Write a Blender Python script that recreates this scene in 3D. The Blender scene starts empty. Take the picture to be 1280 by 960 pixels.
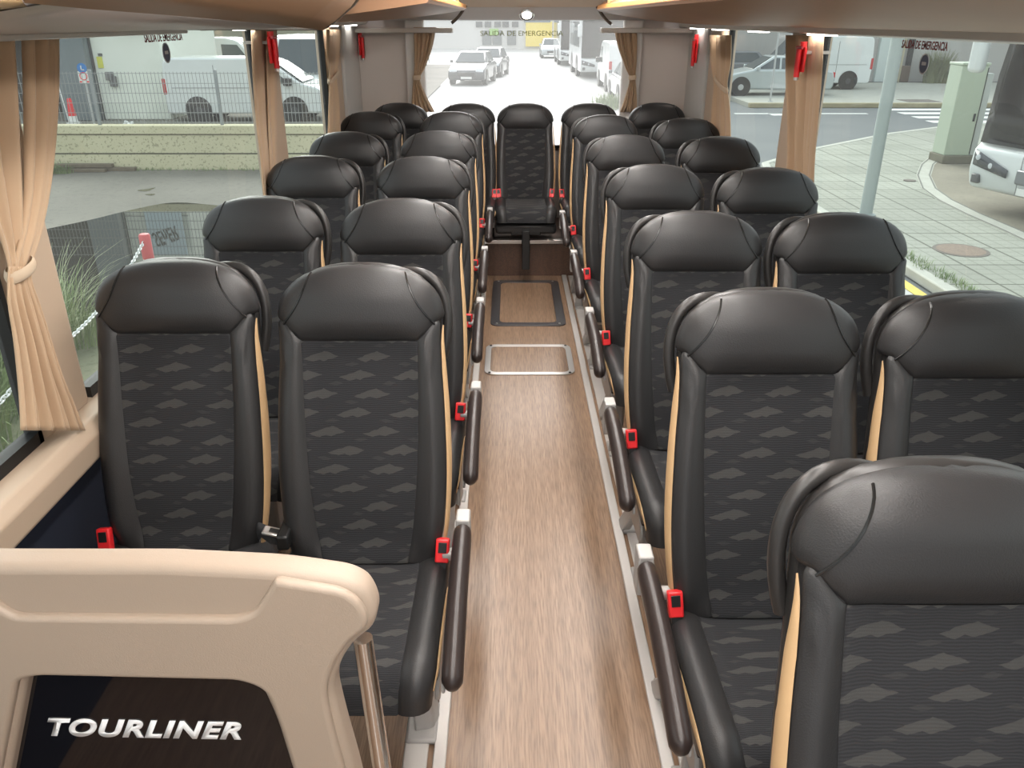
import bpy, bmesh, math, random
from mathutils import Vector, Matrix
random.seed(7)
PI = math.pi
SC = bpy.context.scene
COL = SC.collection
# ------------------------------------------------------------------ camera model (pixels of the 1280x960 photograph)
F, VH, U0 = 1000.0, 24.0, 637.0
PIT = math.atan((480 - VH) / F)
CP, SP = math.cos(PIT), math.sin(PIT)
H = 1.66            # camera height over the coach floor
GZ = -1.20          # street level
def ray(u, v):
    xc, yc = (u - U0) / F, (480 - v) / F
    return Vector((xc, CP + yc * SP, -SP + yc * CP))
def on_z(u, v, z):
    d = ray(u, v); k = (z - H) / d.z
    return Vector((0, 0, H)) + d * k
def on_x(u, v, x):
    d = ray(u, v); return Vector((0, 0, H)) + d * (x / d.x)
def on_y(u, v, y):
    d = ray(u, v); return Vector((0, 0, H)) + d * (y / d.y)
def gnd(u, v): return on_z(u, v, GZ)

# ------------------------------------------------------------------ materials
MATS = {}
def mat(name, col, rough=0.5, metal=0.0, spec=0.5, bump=0.0, bscale=200, var=0.0, vscale=8, emit=None, estr=0, coat=0, sheen=0):
    if name in MATS: return MATS[name]
    m = bpy.data.materials.new(name); m.use_nodes = True
    nt = m.node_tree; b = nt.nodes['Principled BSDF']
    b.inputs['Base Color'].default_value = (*col, 1); b.inputs['Roughness'].default_value = rough
    b.inputs['Metallic'].default_value = metal; b.inputs['Specular IOR Level'].default_value = spec
    b.inputs['Coat Weight'].default_value = coat
    b.inputs['Sheen Weight'].default_value = sheen
    if emit: b.inputs['Emission Color'].default_value = (*emit, 1); b.inputs['Emission Strength'].default_value = estr
    tc = nt.nodes.new('ShaderNodeTexCoord')
    n = nt.nodes.new('ShaderNodeTexNoise'); n.inputs['Scale'].default_value = vscale; n.inputs['Detail'].default_value = 6
    nt.links.new(tc.outputs['Object'], n.inputs['Vector'])
    mx = nt.nodes.new('ShaderNodeMix'); mx.data_type = 'RGBA'
    v = max(var, 0.02)
    mx.inputs[6].default_value = (*[c * (1 - v) for c in col], 1); mx.inputs[7].default_value = (*[min(1, c * (1 + v)) for c in col], 1)
    nt.links.new(n.outputs['Fac'], mx.inputs[0]); nt.links.new(mx.outputs[2], b.inputs['Base Color'])
    if bump:
        n2 = nt.nodes.new('ShaderNodeTexNoise'); n2.inputs['Scale'].default_value = bscale; n2.inputs['Detail'].default_value = 3
        nt.links.new(tc.outputs['Object'], n2.inputs['Vector'])
        bp = nt.nodes.new('ShaderNodeBump'); bp.inputs['Strength'].default_value = bump; bp.inputs['Distance'].default_value = 0.002
        nt.links.new(n2.outputs['Fac'], bp.inputs['Height']); nt.links.new(bp.outputs['Normal'], b.inputs['Normal'])
    MATS[name] = m
    return m

class NT:
    """tiny node helper"""
    def __init__(s, name):
        s.m = bpy.data.materials.new(name); s.m.use_nodes = True; s.t = s.m.node_tree; s.b = s.t.nodes['Principled BSDF']; MATS[name] = s.m
    def n(s, typ, **kw):
        o = s.t.nodes.new(typ)
        for k, v in kw.items(): setattr(o, k, v)
        return o
    def l(s, a, b): s.t.links.new(a, b)
    def math(s, op, a, b=None, c=None):
        o = s.n('ShaderNodeMath', operation=op)
        for i, x in enumerate((a, b, c)):
            if x is None: continue
            if isinstance(x, (int, float)): o.inputs[i].default_value = x
            else: s.l(x, o.inputs[i])
        return o.outputs[0]
    def mix(s, f, a, b):
        o = s.n('ShaderNodeMix', data_type='RGBA')
        if isinstance(f, (int, float)): o.inputs[0].default_value = f
        else: s.l(f, o.inputs[0])
        for i, x in ((6, a), (7, b)):
            if isinstance(x, tuple): o.inputs[i].default_value = (*x, 1)
            else: s.l(x, o.inputs[i])
        return o.outputs[2]
    def noise(s, vec, scale, detail=4, dim='3D'):
        o = s.n('ShaderNodeTexNoise'); o.inputs['Scale'].default_value = scale; o.inputs['Detail'].default_value = detail
        s.l(vec, o.inputs['Vector']); return o.outputs['Fac']
    def bump(s, h, strength=0.3, dist=0.002):
        o = s.n('ShaderNodeBump'); o.inputs['Strength'].default_value = strength; o.inputs['Distance'].default_value = dist
        s.l(h, o.inputs['Height']); s.l(o.outputs['Normal'], s.b.inputs['Normal'])

def fabric_mat():
    s = NT('seat_fabric')
    uv = s.n('ShaderNodeUVMap').outputs[0]
    nz = s.n('ShaderNodeTexNoise'); nz.inputs['Scale'].default_value = 38; nz.inputs['Detail'].default_value = 3
    s.l(uv, nz.inputs['Vector'])
    vm = s.n('ShaderNodeVectorMath', operation='SUBTRACT'); s.l(nz.outputs['Color'], vm.inputs[0]); vm.inputs[1].default_value = (.5, .5, .5)
    vs = s.n('ShaderNodeVectorMath', operation='MULTIPLY'); s.l(vm.outputs[0], vs.inputs[0]); vs.inputs[1].default_value = (.018, .009, 0)
    va = s.n('ShaderNodeVectorMath', operation='ADD'); s.l(uv, va.inputs[0]); s.l(vs.outputs[0], va.inputs[1])
    sp = s.n('ShaderNodeSeparateXYZ'); s.l(va.outputs[0], sp.inputs[0])
    x, y = sp.outputs[0], sp.outputs[1]
    def diamonds(cx, cy, hx, hy, ox, oy):
        row = s.math('DIVIDE', s.math('ADD', y, oy), cy)
        ri = s.math('FLOOR', row)
        fy = s.math('MULTIPLY', s.math('ABSOLUTE', s.math('SUBTRACT', s.math('FRACT', row), .5)), cy)
        xs = s.math('ADD', s.math('DIVIDE', s.math('ADD', x, ox), cx), s.math('MULTIPLY', ri, .5))
        wob = s.math('MULTIPLY', s.math('SINE', s.math('MULTIPLY', ri, 2.4)), .12)
        fx = s.math('MULTIPLY', s.math('ABSOLUTE', s.math('SUBTRACT', s.math('FRACT', s.math('ADD', xs, wob)), .5)), cx)
        d = s.math('ADD', s.math('DIVIDE', fx, hx), s.math('DIVIDE', fy, hy))
        return s.math('LESS_THAN', d, 1.0)
    a = diamonds(.128, .046, .036, .0125, 10, 10)
    b = diamonds(.128, .046, .024, .0075, 10.028, 10.006)
    c = diamonds(.128, .046, .018, .005, 10.060, 10.020)
    k = s.math('MAXIMUM', s.math('MAXIMUM', a, b), s.math('MULTIPLY', c, .35))
    # woven ribs and dark flowing lines
    wv = s.n('ShaderNodeTexWave', wave_type='BANDS', bands_direction='Y'); wv.inputs['Scale'].default_value = 62; wv.inputs['Distortion'].default_value = 3.5; wv.inputs['Detail'].default_value = 2; wv.inputs['Detail Scale'].default_value = .6
    s.l(uv, wv.inputs['Vector'])
    fine = s.noise(uv, 900, 2)
    base = s.mix(wv.outputs['Fac'], (.015, .015, .0165), (.030, .030, .033))
    base = s.mix(s.math('MULTIPLY', fine, .5), base, (.046, .046, .049))
    colr = s.mix(s.math('MULTIPLY', k, s.math('ADD', .45, s.math('MULTIPLY', fine, .6))), base, (.068, .066, .063))
    s.l(colr, s.b.inputs['Base Color'])
    s.b.inputs['Roughness'].default_value = .9; s.b.inputs['Specular IOR Level'].default_value = .2; s.b.inputs['Sheen Weight'].default_value = .08
    s.bump(s.math('ADD', s.math('MULTIPLY', wv.outputs['Fac'], .4), s.math('MULTIPLY', fine, .5)), .35, .0015)
    return s.m

def wood_mat(name, c1, c2, c3, rough, spec=.5):
    s = NT(name)
    tc = s.n('ShaderNodeTexCoord').outputs['Object']
    mp = s.n('ShaderNodeMapping'); mp.inputs['Scale'].default_value = (1, .06, 1); s.l(tc, mp.inputs[0])
    g = s.noise(mp.outputs[0], 30, 10); g2 = s.noise(mp.outputs[0], 190, 5); 
    mp3 = s.n('ShaderNodeMapping'); mp3.inputs['Scale'].default_value = (1, .3, 1); s.l(tc, mp3.inputs[0])
    wv = s.n('ShaderNodeTexWave', wave_type='BANDS', bands_direction='X'); wv.inputs['Scale'].default_value = 7; wv.inputs['Distortion'].default_value = 9; wv.inputs['Detail'].default_value = 3; wv.inputs['Detail Scale'].default_value = 1.4
    s.l(mp.outputs[0], wv.inputs['Vector'])
    # plank tone
    sp = s.n('ShaderNodeSeparateXYZ'); s.l(tc, sp.inputs[0])
    pi_ = s.math('FLOOR', s.math('DIVIDE', s.math('ADD', sp.outputs[0], 5.02), .152))
    wn = s.n('ShaderNodeTexWhiteNoise', noise_dimensions='2D')
    pj = s.math('FLOOR', s.math('ADD', s.math('DIVIDE', sp.outputs[1], .95), s.math('MULTIPLY', pi_, .37)))
    cb = s.n('ShaderNodeCombineXYZ'); s.l(pi_, cb.inputs[0]); s.l(pj, cb.inputs[1]); s.l(cb.outputs[0], wn.inputs['Vector'])
    c = s.mix(g, c1, c2)
    c = s.mix(s.math('MULTIPLY', s.math('SUBTRACT', g2, .40), 3.0), c, c3)
    c = s.mix(s.math('MULTIPLY', wv.outputs['Fac'], .30), c, c3)
    c = s.mix(s.math('MULTIPLY', wn.outputs['Value'], .10), c, (c1[0] * 1.25, c1[1] * 1.2, c1[2] * 1.15))
    s.l(c, s.b.inputs['Base Color']); s.b.inputs['Roughness'].default_value = rough; s.b.inputs['Specular IOR Level'].default_value = spec
    s.bump(g2, .12, .001)
    return s.m

def glass_mat(name, gloss, haze, tint=(1, 1, 1), rough=.02):
    m = bpy.data.materials.new(name); m.use_nodes = True; t = m.node_tree; t.nodes.clear()
    o = t.nodes.new('ShaderNodeOutputMaterial'); tr = t.nodes.new('ShaderNodeBsdfTransparent'); tr.inputs[0].default_value = (*tint, 1)
    gl = t.nodes.new('ShaderNodeBsdfGlossy'); gl.inputs['Roughness'].default_value = rough
    tl = t.nodes.new('ShaderNodeBsdfTranslucent'); tl.inputs[0].default_value = (.95, .95, .93, 1)
    tc = t.nodes.new('ShaderNodeTexCoord'); nz = t.nodes.new('ShaderNodeTexNoise'); nz.inputs['Scale'].default_value = 1.3; nz.inputs['Detail'].default_value = 5
    t.links.new(tc.outputs['Object'], nz.inputs['Vector'])
    mr = t.nodes.new('ShaderNodeMapRange'); mr.inputs[1].default_value = .3; mr.inputs[2].default_value = .7; mr.inputs[3].default_value = haze * .75; mr.inputs[4].default_value = haze * 1.25
    t.links.new(nz.outputs['Fac'], mr.inputs[0])
    m1 = t.nodes.new('ShaderNodeMixShader'); m2 = t.nodes.new('ShaderNodeMixShader')
    t.links.new(mr.outputs[0], m1.inputs[0]); t.links.new(tr.outputs[0], m1.inputs[1]); t.links.new(tl.outputs[0], m1.inputs[2])
    m2.inputs[0].default_value = gloss; t.links.new(m1.outputs[0], m2.inputs[1]); t.links.new(gl.outputs[0], m2.inputs[2])
    t.links.new(m2.outputs[0], o.inputs[0]); MATS[name] = m
    return m

LEATHER = mat('black_leather', (.028, .027, .0275), .40, bump=.25, bscale=420, spec=.45, var=.06)
SHELL = mat('dark_seat_shell', (.028, .026, .025), .36, bump=.1, bscale=300)
FABRIC = fabric_mat()
TAN = mat('tan_leather', (.55, .36, .19), .5, bump=.15, bscale=350)
BROWNL = mat('brown_black_leather', (.030, .021, .019), .33, bump=.12, bscale=300)
GREYM = mat('grey_painted_metal', (.40, .385, .37), .42, metal=.1)
SILVER = mat('satin_aluminium', (.62, .60, .58), .32, metal=.85)
CHROME = mat('polished_steel', (.78, .76, .74), .16, metal=1)
REDP = mat('red_plastic', (.80, .025, .03), .35)
BLACKP = mat('black_plastic', (.012, .012, .012), .4)
BELT = mat('charcoal_webbing', (.03, .03, .032), .8, bump=.3, bscale=900)
FLOORM = wood_mat('oak_vinyl_floor', (.34, .222, .142), (.245, .152, .093), (.14, .082, .05), .30)
STEPM = wood_mat('walnut_vinyl_riser', (.16, .085, .055), (.11, .06, .04), (.06, .035, .025), .4)
BEIGE = mat('beige_moulded_plastic', (.375, .295, .23), .45, bump=.15, bscale=500)
CREAM = mat('cream_wall_panel', (.50, .44, .39), .55, bump=.1, bscale=300)
PILLAR = mat('beige_pillar_vinyl', (.47, .36, .265), .6, bump=.1, bscale=400)
WHITEP = mat('off_white_trim', (.62, .59, .55), .4)
NAVY = mat('navy_wall_carpet', (.006, .010, .024), .95, bump=.5, bscale=700)
RUBBER = mat('black_rubber', (.010, .010, .010), .6)
CURT = mat('beige_curtain_cloth', (.50, .35, .225), .85, bump=.35, bscale=900, sheen=.2)
CURTD = mat('tie_band_cloth', (.56, .44, .32), .85, bump=.35, bscale=900)
GLASS = glass_mat('side_window_glass', .05, .06, (.90, .97, .93))
REARGLASS = glass_mat('rear_window_glass', .03, .17, (1, 1, 1))

# ------------------------------------------------------------------ mesh helpers
def link(o, parent=None):
    COL.objects.link(o)
    if parent is not None: o.parent = parent
    return o
def tag(o, label=None, cat=None, group=None, kind=None):
    if label: o['label'] = label
    if cat: o['category'] = cat
    if group: o['group'] = group
    if kind: o['kind'] = kind
    return o
def thing(name, label, cat, loc=(0, 0, 0), rz=0, group=None):
    o = bpy.data.objects.new(name, None); link(o); o.location = loc; o.rotation_euler = (0, 0, rz); o.empty_display_size = .1
    return tag(o, label, cat, group)

class MB:
    def __init__(s): s.v, s.f, s.mi, s.uv = [], [], [], {}
    def add(s, vs, fs, mi=0):
        b = len(s.v); s.v += [tuple(p) for p in vs]; s.f += [tuple(b + i for i in f) for f in fs]; s.mi += [mi] * len(fs); return b
    def box(s, x0, x1, y0, y1, z0, z1, M=None, mi=0):
        vs = [Vector((x, y, z)) for z in (z0, z1) for y in (y0, y1) for x in (x0, x1)]
        if M is not None: vs = [M @ p for p in vs]
        s.add(vs, [(0, 2, 3, 1), (4, 5, 7, 6), (0, 1, 5, 4), (2, 6, 7, 3), (0, 4, 6, 2), (1, 3, 7, 5)], mi); return s
    def bar(s, a, b, w, h=None, up=(0, 0, 1)):
        a, b = Vector(a), Vector(b); h = h or w; d = (b - a).normalized(); u = Vector(up)
        if abs(d.dot(u)) > .98: u = Vector((0, 1, 0))
        r = d.cross(u).normalized(); u = r.cross(d)
        vs = [p + r * (i * w / 2) + u * (j * h / 2) for p in (a, b) for i, j in ((-1, -1), (1, -1), (1, 1), (-1, 1))]
        s.add(vs, [(3, 2, 1, 0), (4, 5, 6, 7), (0, 1, 5, 4), (1, 2, 6, 5), (2, 3, 7, 6), (3, 0, 4, 7)]); return s
    def tube(s, pts, r, n=10, closed=False, cap=True, rs=None, sx=1.0, up=None):
        pts = [Vector(p) for p in pts]; k = len(pts); prev = None; ids = []
        for i, p in enumerate(pts):
            if closed: t = pts[(i + 1) % k] - pts[i - 1]
            else: t = pts[min(i + 1, k - 1)] - pts[max(i - 1, 0)]
            t.normalize()
            if prev is None:
                a = Vector(up) if up else (Vector((0, 0, 1)) if abs(t.z) < .9 else Vector((1, 0, 0)))
                nrm = (a - t * a.dot(t)).normalized()
            else: nrm = (prev - t * prev.dot(t)).normalized()
            prev = nrm; bn = t.cross(nrm); rr = rs[i] if rs else r
            ids.append(s.add([p + nrm * (rr * math.cos(2 * PI * j / n)) + bn * (rr * sx * math.sin(2 * PI * j / n)) for j in range(n)], []))
        for i in range(k if closed else k - 1):
            a, b = ids[i], ids[(i + 1) % k]
            s.f += [(a + j, a + (j + 1) % n, b + (j + 1) % n, b + j) for j in range(n)]; s.mi += [0] * n
        if cap and not closed:
            s.f += [tuple(ids[0] + j for j in reversed(range(n))), tuple(ids[-1] + j for j in range(n))]; s.mi += [0, 0]
        return s
    def cyl(s, a, b, r, n=20, r2=None): return s.tube([a, b], r, n, rs=[r, r2 if r2 is not None else r])
    def lathe(s, prof, n=24, M=None):
        M = M or Matrix(); ids = []
        for r, z in prof: ids.append(s.add([M @ Vector((r * math.cos(2 * PI * j / n), r * math.sin(2 * PI * j / n), z)) for j in range(n)], []))
        for a, b in zip(ids, ids[1:]):
            s.f += [(a + j, a + (j + 1) % n, b + (j + 1) % n, b + j) for j in range(n)]; s.mi += [0] * n
        s.f += [tuple(ids[0] + j for j in reversed(range(n))), tuple(ids[-1] + j for j in range(n))]; s.mi += [0, 0]
        return s
    def prism(s, poly, axis, a, b, mi=0):
        """poly: 2D points; axis: extrusion axis 'x','y','z' from a to b"""
        def P(p, k): return {'x': (k, p[0], p[1]), 'y': (p[0], k, p[1]), 'z': (p[0], p[1], k)}[axis]
        n = len(poly)
        s.add([P(p, a) for p in poly] + [P(p, b) for p in poly], [tuple(reversed(range(n))), tuple(range(n, 2 * n))] + [(i, (i + 1) % n, n + (i + 1) % n, n + i) for i in range(n)], mi); return s
    def grid(s, rows, closed_u=False, uvs=None):
        nr, nc = len(rows), len(rows[0]); b = s.add([p for r in rows for p in r], [])
        for i in range(nr - 1):
            for j in range(nc if closed_u else nc - 1):
                j2 = (j + 1) % nc
                s.f.append((b + i * nc + j, b + i * nc + j2, b + (i + 1) * nc + j2, b + (i + 1) * nc + j)); s.mi.append(0)
        if uvs:
            k = b
            for r in uvs:
                for q in r: s.uv[k] = q; k += 1
        return s
    def build(s, name, m, parent=None, smooth=True, bevel=0, sharp=40, solid=0, recalc=True, seg=2):
        me = bpy.data.meshes.new(name); me.from_pydata(s.v, [], s.f); 
        ms = m if isinstance(m, (list, tuple)) else [m]
        for q in ms: me.materials.append(q)
        if len(ms) > 1: me.polygons.foreach_set('material_index', s.mi)
        if s.uv:
            ul = me.uv_layers.new(name='UVMap')
            for lp in me.loops: ul.data[lp.index].uv = s.uv.get(lp.vertex_index, (0, 0))
        if recalc:
            bm = bmesh.new(); bm.from_mesh(me); bmesh.ops.recalc_face_normals(bm, faces=bm.faces)
            bm.to_mesh(me); bm.free()
        if smooth:
            me.shade_smooth(); me.set_sharp_from_angle(angle=math.radians(sharp))
        o = bpy.data.objects.new(name, me); link(o, parent)
        if solid:
            md = o.modifiers.new('s', 'SOLIDIFY'); md.thickness = solid; md.offset = 0
        if bevel:
            md = o.modifiers.new('b', 'BEVEL'); md.width = bevel; md.segments = seg; md.limit_method = 'ANGLE'; md.angle_limit = math.radians(35); md.harden_normals = False
        return o
def copy_tree(o, parent=None):
    c = o.copy(); COL.objects.link(c)
    if parent is not None: c.parent = parent
    for ch in list(o.children): copy_tree(ch, c)
    return c
def textobj(name, txt, size, m, parent=None, extrude=.0005, shear=0, M=None, sx=1.0, align='CENTER', bold=0, spacing=1.0):
    cu = bpy.data.curves.new(name, 'FONT'); cu.body = txt; cu.size = size; cu.extrude = extrude; cu.shear = shear; cu.align_x = align; cu.align_y = 'CENTER'; cu.offset = bold; cu.space_character = spacing
    t = bpy.data.objects.new(name + '_tmp', cu); COL.objects.link(t)
    dg = bpy.context.evaluated_depsgraph_get(); me = bpy.data.meshes.new_from_object(t.evaluated_get(dg))
    bpy.data.objects.remove(t); bpy.data.curves.remove(cu)
    T = Matrix.Diagonal((sx, 1, 1, 1)); me.transform((M @ T) if M is not None else T)
    me.materials.clear(); me.materials.append(m); me.name = name
    return link(bpy.data.objects.new(name, me), parent)
def curve2d(name, outlines, m, parent, depth, bevel, M, res=3):
    """flat outline (first) with holes, extruded and rounded, as a mesh"""
    cu = bpy.data.curves.new(name, 'CURVE'); cu.dimensions = '2D'; cu.fill_mode = 'BOTH'; cu.extrude = depth / 2 - bevel; cu.bevel_depth = bevel; cu.bevel_resolution = res; cu.offset = -bevel
    for pts in outlines:
        sp = cu.splines.new('POLY'); sp.points.add(len(pts) - 1); sp.use_cyclic_u = True
        for q, (x, y) in zip(sp.points, pts): q.co = (x, y, 0, 1)
    t = bpy.data.objects.new(name + '_tmp', cu); COL.objects.link(t)
    dg = bpy.context.evaluated_depsgraph_get(); me = bpy.data.meshes.new_from_object(t.evaluated_get(dg))
    bpy.data.objects.remove(t); bpy.data.curves.remove(cu)
    me.transform(M); me.materials.clear(); me.materials.append(m); me.name = name
    me.shade_smooth(); me.set_sharp_from_angle(angle=math.radians(35))
    return link(bpy.data.objects.new(name, me), parent)
def rounded(poly, rad, n=6):
    """round the corners of a polygon; rad scalar or list"""
    out = []; k = len(poly)
    for i, p in enumerate(poly):
        r = rad[i] if isinstance(rad, (list, tuple)) else rad
        p = Vector(p); a = Vector(poly[i - 1]); b = Vector(poly[(i + 1) % k])
        if r <= 0: out.append((p.x, p.y)); continue
        da, db = (a - p), (b - p); r1 = min(r, da.length * .48, db.length * .48)
        pa, pb = p + da.normalized() * r1, p + db.normalized() * r1
        for j in range(n + 1):
            t = j / n; q = pa * (1 - t) ** 2 + p * 2 * t * (1 - t) + pb * t ** 2; out.append((q.x, q.y))
    return out
def lerp(a, b, t): return a + (b - a) * t
def sstep(a, b, x):
    t = max(0, min(1, (x - a) / (b - a))); return t * t * (3 - 2 * t)
def interp(tab, x):
    if x <= tab[0][0]: return tab[0][1]
    for (x0, y0), (x1, y1) in zip(tab, tab[1:]):
        if x <= x1:
            t = (x - x0) / (x1 - x0); return lerp(y0, y1, t)
    return tab[-1][1]
def catmull(tab, x):
    """smooth interpolation of (x, y...) rows"""
    n = len(tab)
    if x <= tab[0][0]: return tab[0][1]
    if x >= tab[-1][0]: return tab[-1][1]
    for i in range(n - 1):
        if x <= tab[i + 1][0]:
            x0, y0 = tab[i]; x1, y1 = tab[i + 1]; h = x1 - x0; t = (x - x0) / h
            m0 = (y1 - tab[i - 1][1]) / (x1 - tab[i - 1][0]) if i > 0 else (y1 - y0) / h
            m1 = (tab[i + 2][1] - y0) / (tab[i + 2][0] - x0) if i < n - 2 else (y1 - y0) / h
            return (2*t**3-3*t**2+1)*y0 + (t**3-2*t**2+t)*h*m0 + (-2*t**3+3*t**2)*y1 + (t**3-t**2)*h*m1
GLOSSP = mat('glossy_black_piping', (.012, .012, .012), .25, spec=.6)
# ------------------------------------------------------------------ coach seat
NSE = 2.9
def _arc():
    tab = [(0.0, 0.0)]; px, py = 0.0, .055; acc = 0; N = 600
    for i in range(1, N + 1):
        ph = PI * i / N
        x = .205 * abs(math.sin(ph)) ** (2 / NSE); c = math.cos(ph); y = .055 * math.copysign(abs(c) ** (2 / NSE), c)
        acc += math.hypot(x - px, y - py); px, py = x, y; tab.append((acc, ph))
    half = tab[N // 2][0]
    return [(s / half, p) for s, p in tab]
ARC = _arc()
_INV = [(p, s) for s, p in ARC]
def se(a, w, d, n=NSE):
    """superellipse section: a 0 = front centre, 1 = side, 2 = back centre"""
    sg = -1 if a < 0 else 1
    ph = interp(ARC, min(2.0, abs(a)))
    c = math.cos(ph)
    return sg * w * abs(math.sin(ph)) ** (2 / n), d * math.copysign(abs(c) ** (2 / n), c)
def a_of(xf): return interp(_INV, math.asin(min(1, abs(xf)) ** (NSE / 2)))
SPINE_Y = [(0, .0), (.25, .052), (.5, .105), (.7, .148), (.85, .172), (1, .182)]
SPINE_Z = [(0, .42), (.25, .60), (.5, .775), (.7, .915), (.85, 1.025), (1, 1.13)]
WTAB = [(0, .186), (.12, .203), (.3, .212), (.5, .209), (.65, .202), (.75, .199), (.82, .201), (1, .203)]
TC = .80
def spine(t):
    y, z = catmull(SPINE_Y, t), catmull(SPINE_Z, t)
    e = .01; a, b = max(0, t - e), min(1, t + e)
    dy, dz = catmull(SPINE_Y, b) - catmull(SPINE_Y, a), catmull(SPINE_Z, b) - catmull(SPINE_Z, a)
    L = math.hypot(dy, dz); return y, z, -dz / L, dy / L      # centre and forward normal
def backpt(a, t, off=0.0, dback=0.0, grow=0.0, dm=1.0):
    y, z, ny, nz = spine(min(t, 1)); w = catmull(WTAB, t) + grow; d = .056 * dm
    if t > TC:
        tau = min(1, (t - TC) / (1 - TC)); w *= max(0, 1 - tau ** 2.4) ** (1 / 2.4); d *= max(0, 1 - tau ** 2.8) ** (1 / 2.8)
    if t < .12: d *= .75 + .25 * math.sin(t / .12 * PI / 2)
    x, o = se(a, w, d)
    xf = abs(x) / max(w, 1e-4)
    if abs(a) < 1 and dm == 1:
        seat = sstep(.0, .08, t) * (1 - sstep(.70, .80, t))
        o -= .022 * seat * (1 - sstep(.50, .80, xf))
        o += .014 * seat * math.exp(-((xf - .86) / .14) ** 2) * (1 - .4 * t)
        o += .012 * sstep(.74, .82, t) * (1 - sstep(.90, 1.0, t)) * (1 - xf ** 2)
        o += .008 * math.exp(-((t - .28) / .14) ** 2) * (1 - sstep(.5, .8, xf))
    # offset roughly outward
    k = math.hypot(x / max(w, .01), o / max(d, .01)) or 1
    x += off * (x / max(w, .01)) / k; o += off * (o / max(d, .01)) / k
    o -= dback
    return Vector((x, y + ny * o, z + nz * o))
def spaced(length, n, e0=.0035):
    """parameters 0..1 with two tight steps at both ends"""
    a = min(.2, e0 / length); b = min(.3, 2.4 * e0 / length)
    return [0, a, b] + [lerp(b, 1 - b, i / n) for i in range(1, n)] + [1 - b, 1 - a, 1]
def seam(p, length, dep=.006, wid=.009):
    e = min(p, 1 - p) * length
    return dep * max(0, 1 - e / wid) ** 1.6
TH0, TH1 = .752, .815
def th(xf): return TH0 + (TH1 - TH0) * sstep(.70, .95, xf)
def xfab(t): return lerp(.58, .715, min(1, t / TH0))
def patch_bolster(sg, mirror, edge):
    rows, ps, qs = [], spaced(.10, 8), spaced(.55, 26)
    for q in qs:
        row = []
        for p in ps:
            t = q * TH0
            for _ in range(2):
                aL, aR = a_of(xfab(t)), edge
                a = lerp(aL, aR, p); xf = abs(se(a, 1, 1)[0]); t = q * th(xf)
            off = -seam(p, .10) - (seam(q, .55) if q > .5 else 0)
            # gathered wrinkles of the leather just below the head part
            wr = .0042 * math.sin(t * 165 + sg * p * 2.2) * math.exp(-((t - .70) / .045) ** 2) * math.sin(PI * min(1, p * 1.1)) ** 2
            row.append(backpt(sg * a, t, off + wr))
        rows.append(row if sg > 0 else row[::-1])
    return rows
def patch_fabric():
    ps, qs = spaced(.27, 14), spaced(.53, 22); rows, uvs = [], []
    for q in qs:
        t = q * TH0; ac = a_of(xfab(t)); r, u = [], []
        for p in ps:
            a = lerp(-ac, ac, p); x = se(a, .205, .05)[0]
            r.append(backpt(a, t, -seam(p, .27, .004) - (seam(q, .53, .004) if q > .5 else 0))); u.append((x, t * .73))
        rows.append(r); uvs.append(u)
    return rows, uvs
def patch_head(edge):
    rows = []; ps = spaced(.55, 26); n = 14
    for j in range(n + 1):
        row = []
        for p in ps:
            a = lerp(-edge, edge, p); xf = abs(se(a, 1, 1)[0]); t0 = th(xf)
            q = j / n
            if j == 0: t = t0
            elif j == 1: t = t0 + .006
            elif j == 2: t = t0 + .016
            else:
                qq = (j - 2) / (n - 2); tt = t0 + .016
                t = tt + (1 - tt) * math.sin(qq * PI / 2)
            e = (t - t0) * .73
            off = -.006 * max(0, 1 - e / .011) ** 1.6 - seam(p, .55, .003) * (1 if t < TC else 0)
            row.append(backpt(a, min(t, 1), off))
        rows.append(row)
    return rows
def patch_core(n=40):
    rows = []
    for t in [0, .03, .08, .16, .28, .4, .52, .64, .74, .80, .83, .86, .89, .92, .95, .975, .99, .997, 1]:
        rows.append([backpt(-2 + 4 * j / n, t, -.013) for j in range(n)])
    return rows
def patch_shell(n=44):
    rows = []
    for t in [.02, .1, .25, .45, .65, .78, .84, .88, .92, .95, .975, .99, .997, 1]:
        rows.append([backpt(-2 + 4 * j / n, t, 0, dback=.034, grow=-.010, dm=.72) for j in range(n)])
    return rows
def patch_piping(sg):
    rows = []; n = 30
    for j in range(n + 1):
        t = lerp(.015, .80, j / n); wd = .062 * min(1, (1 - j / n) * 5) ** .7 * (0.75 + .25 * math.sin(PI * min(1, j / n * 1.1))) + .001
        c = .940 - .03 * sstep(.75, 1, j / n)
        row = [backpt(sg * lerp(c - wd, c + wd, p), t, .0010 + .0032 * math.sin(PI * p) ** .6) for p in (0, .08, .25, .5, .75, .92, 1)]
        rows.append(row)
    return rows
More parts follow.
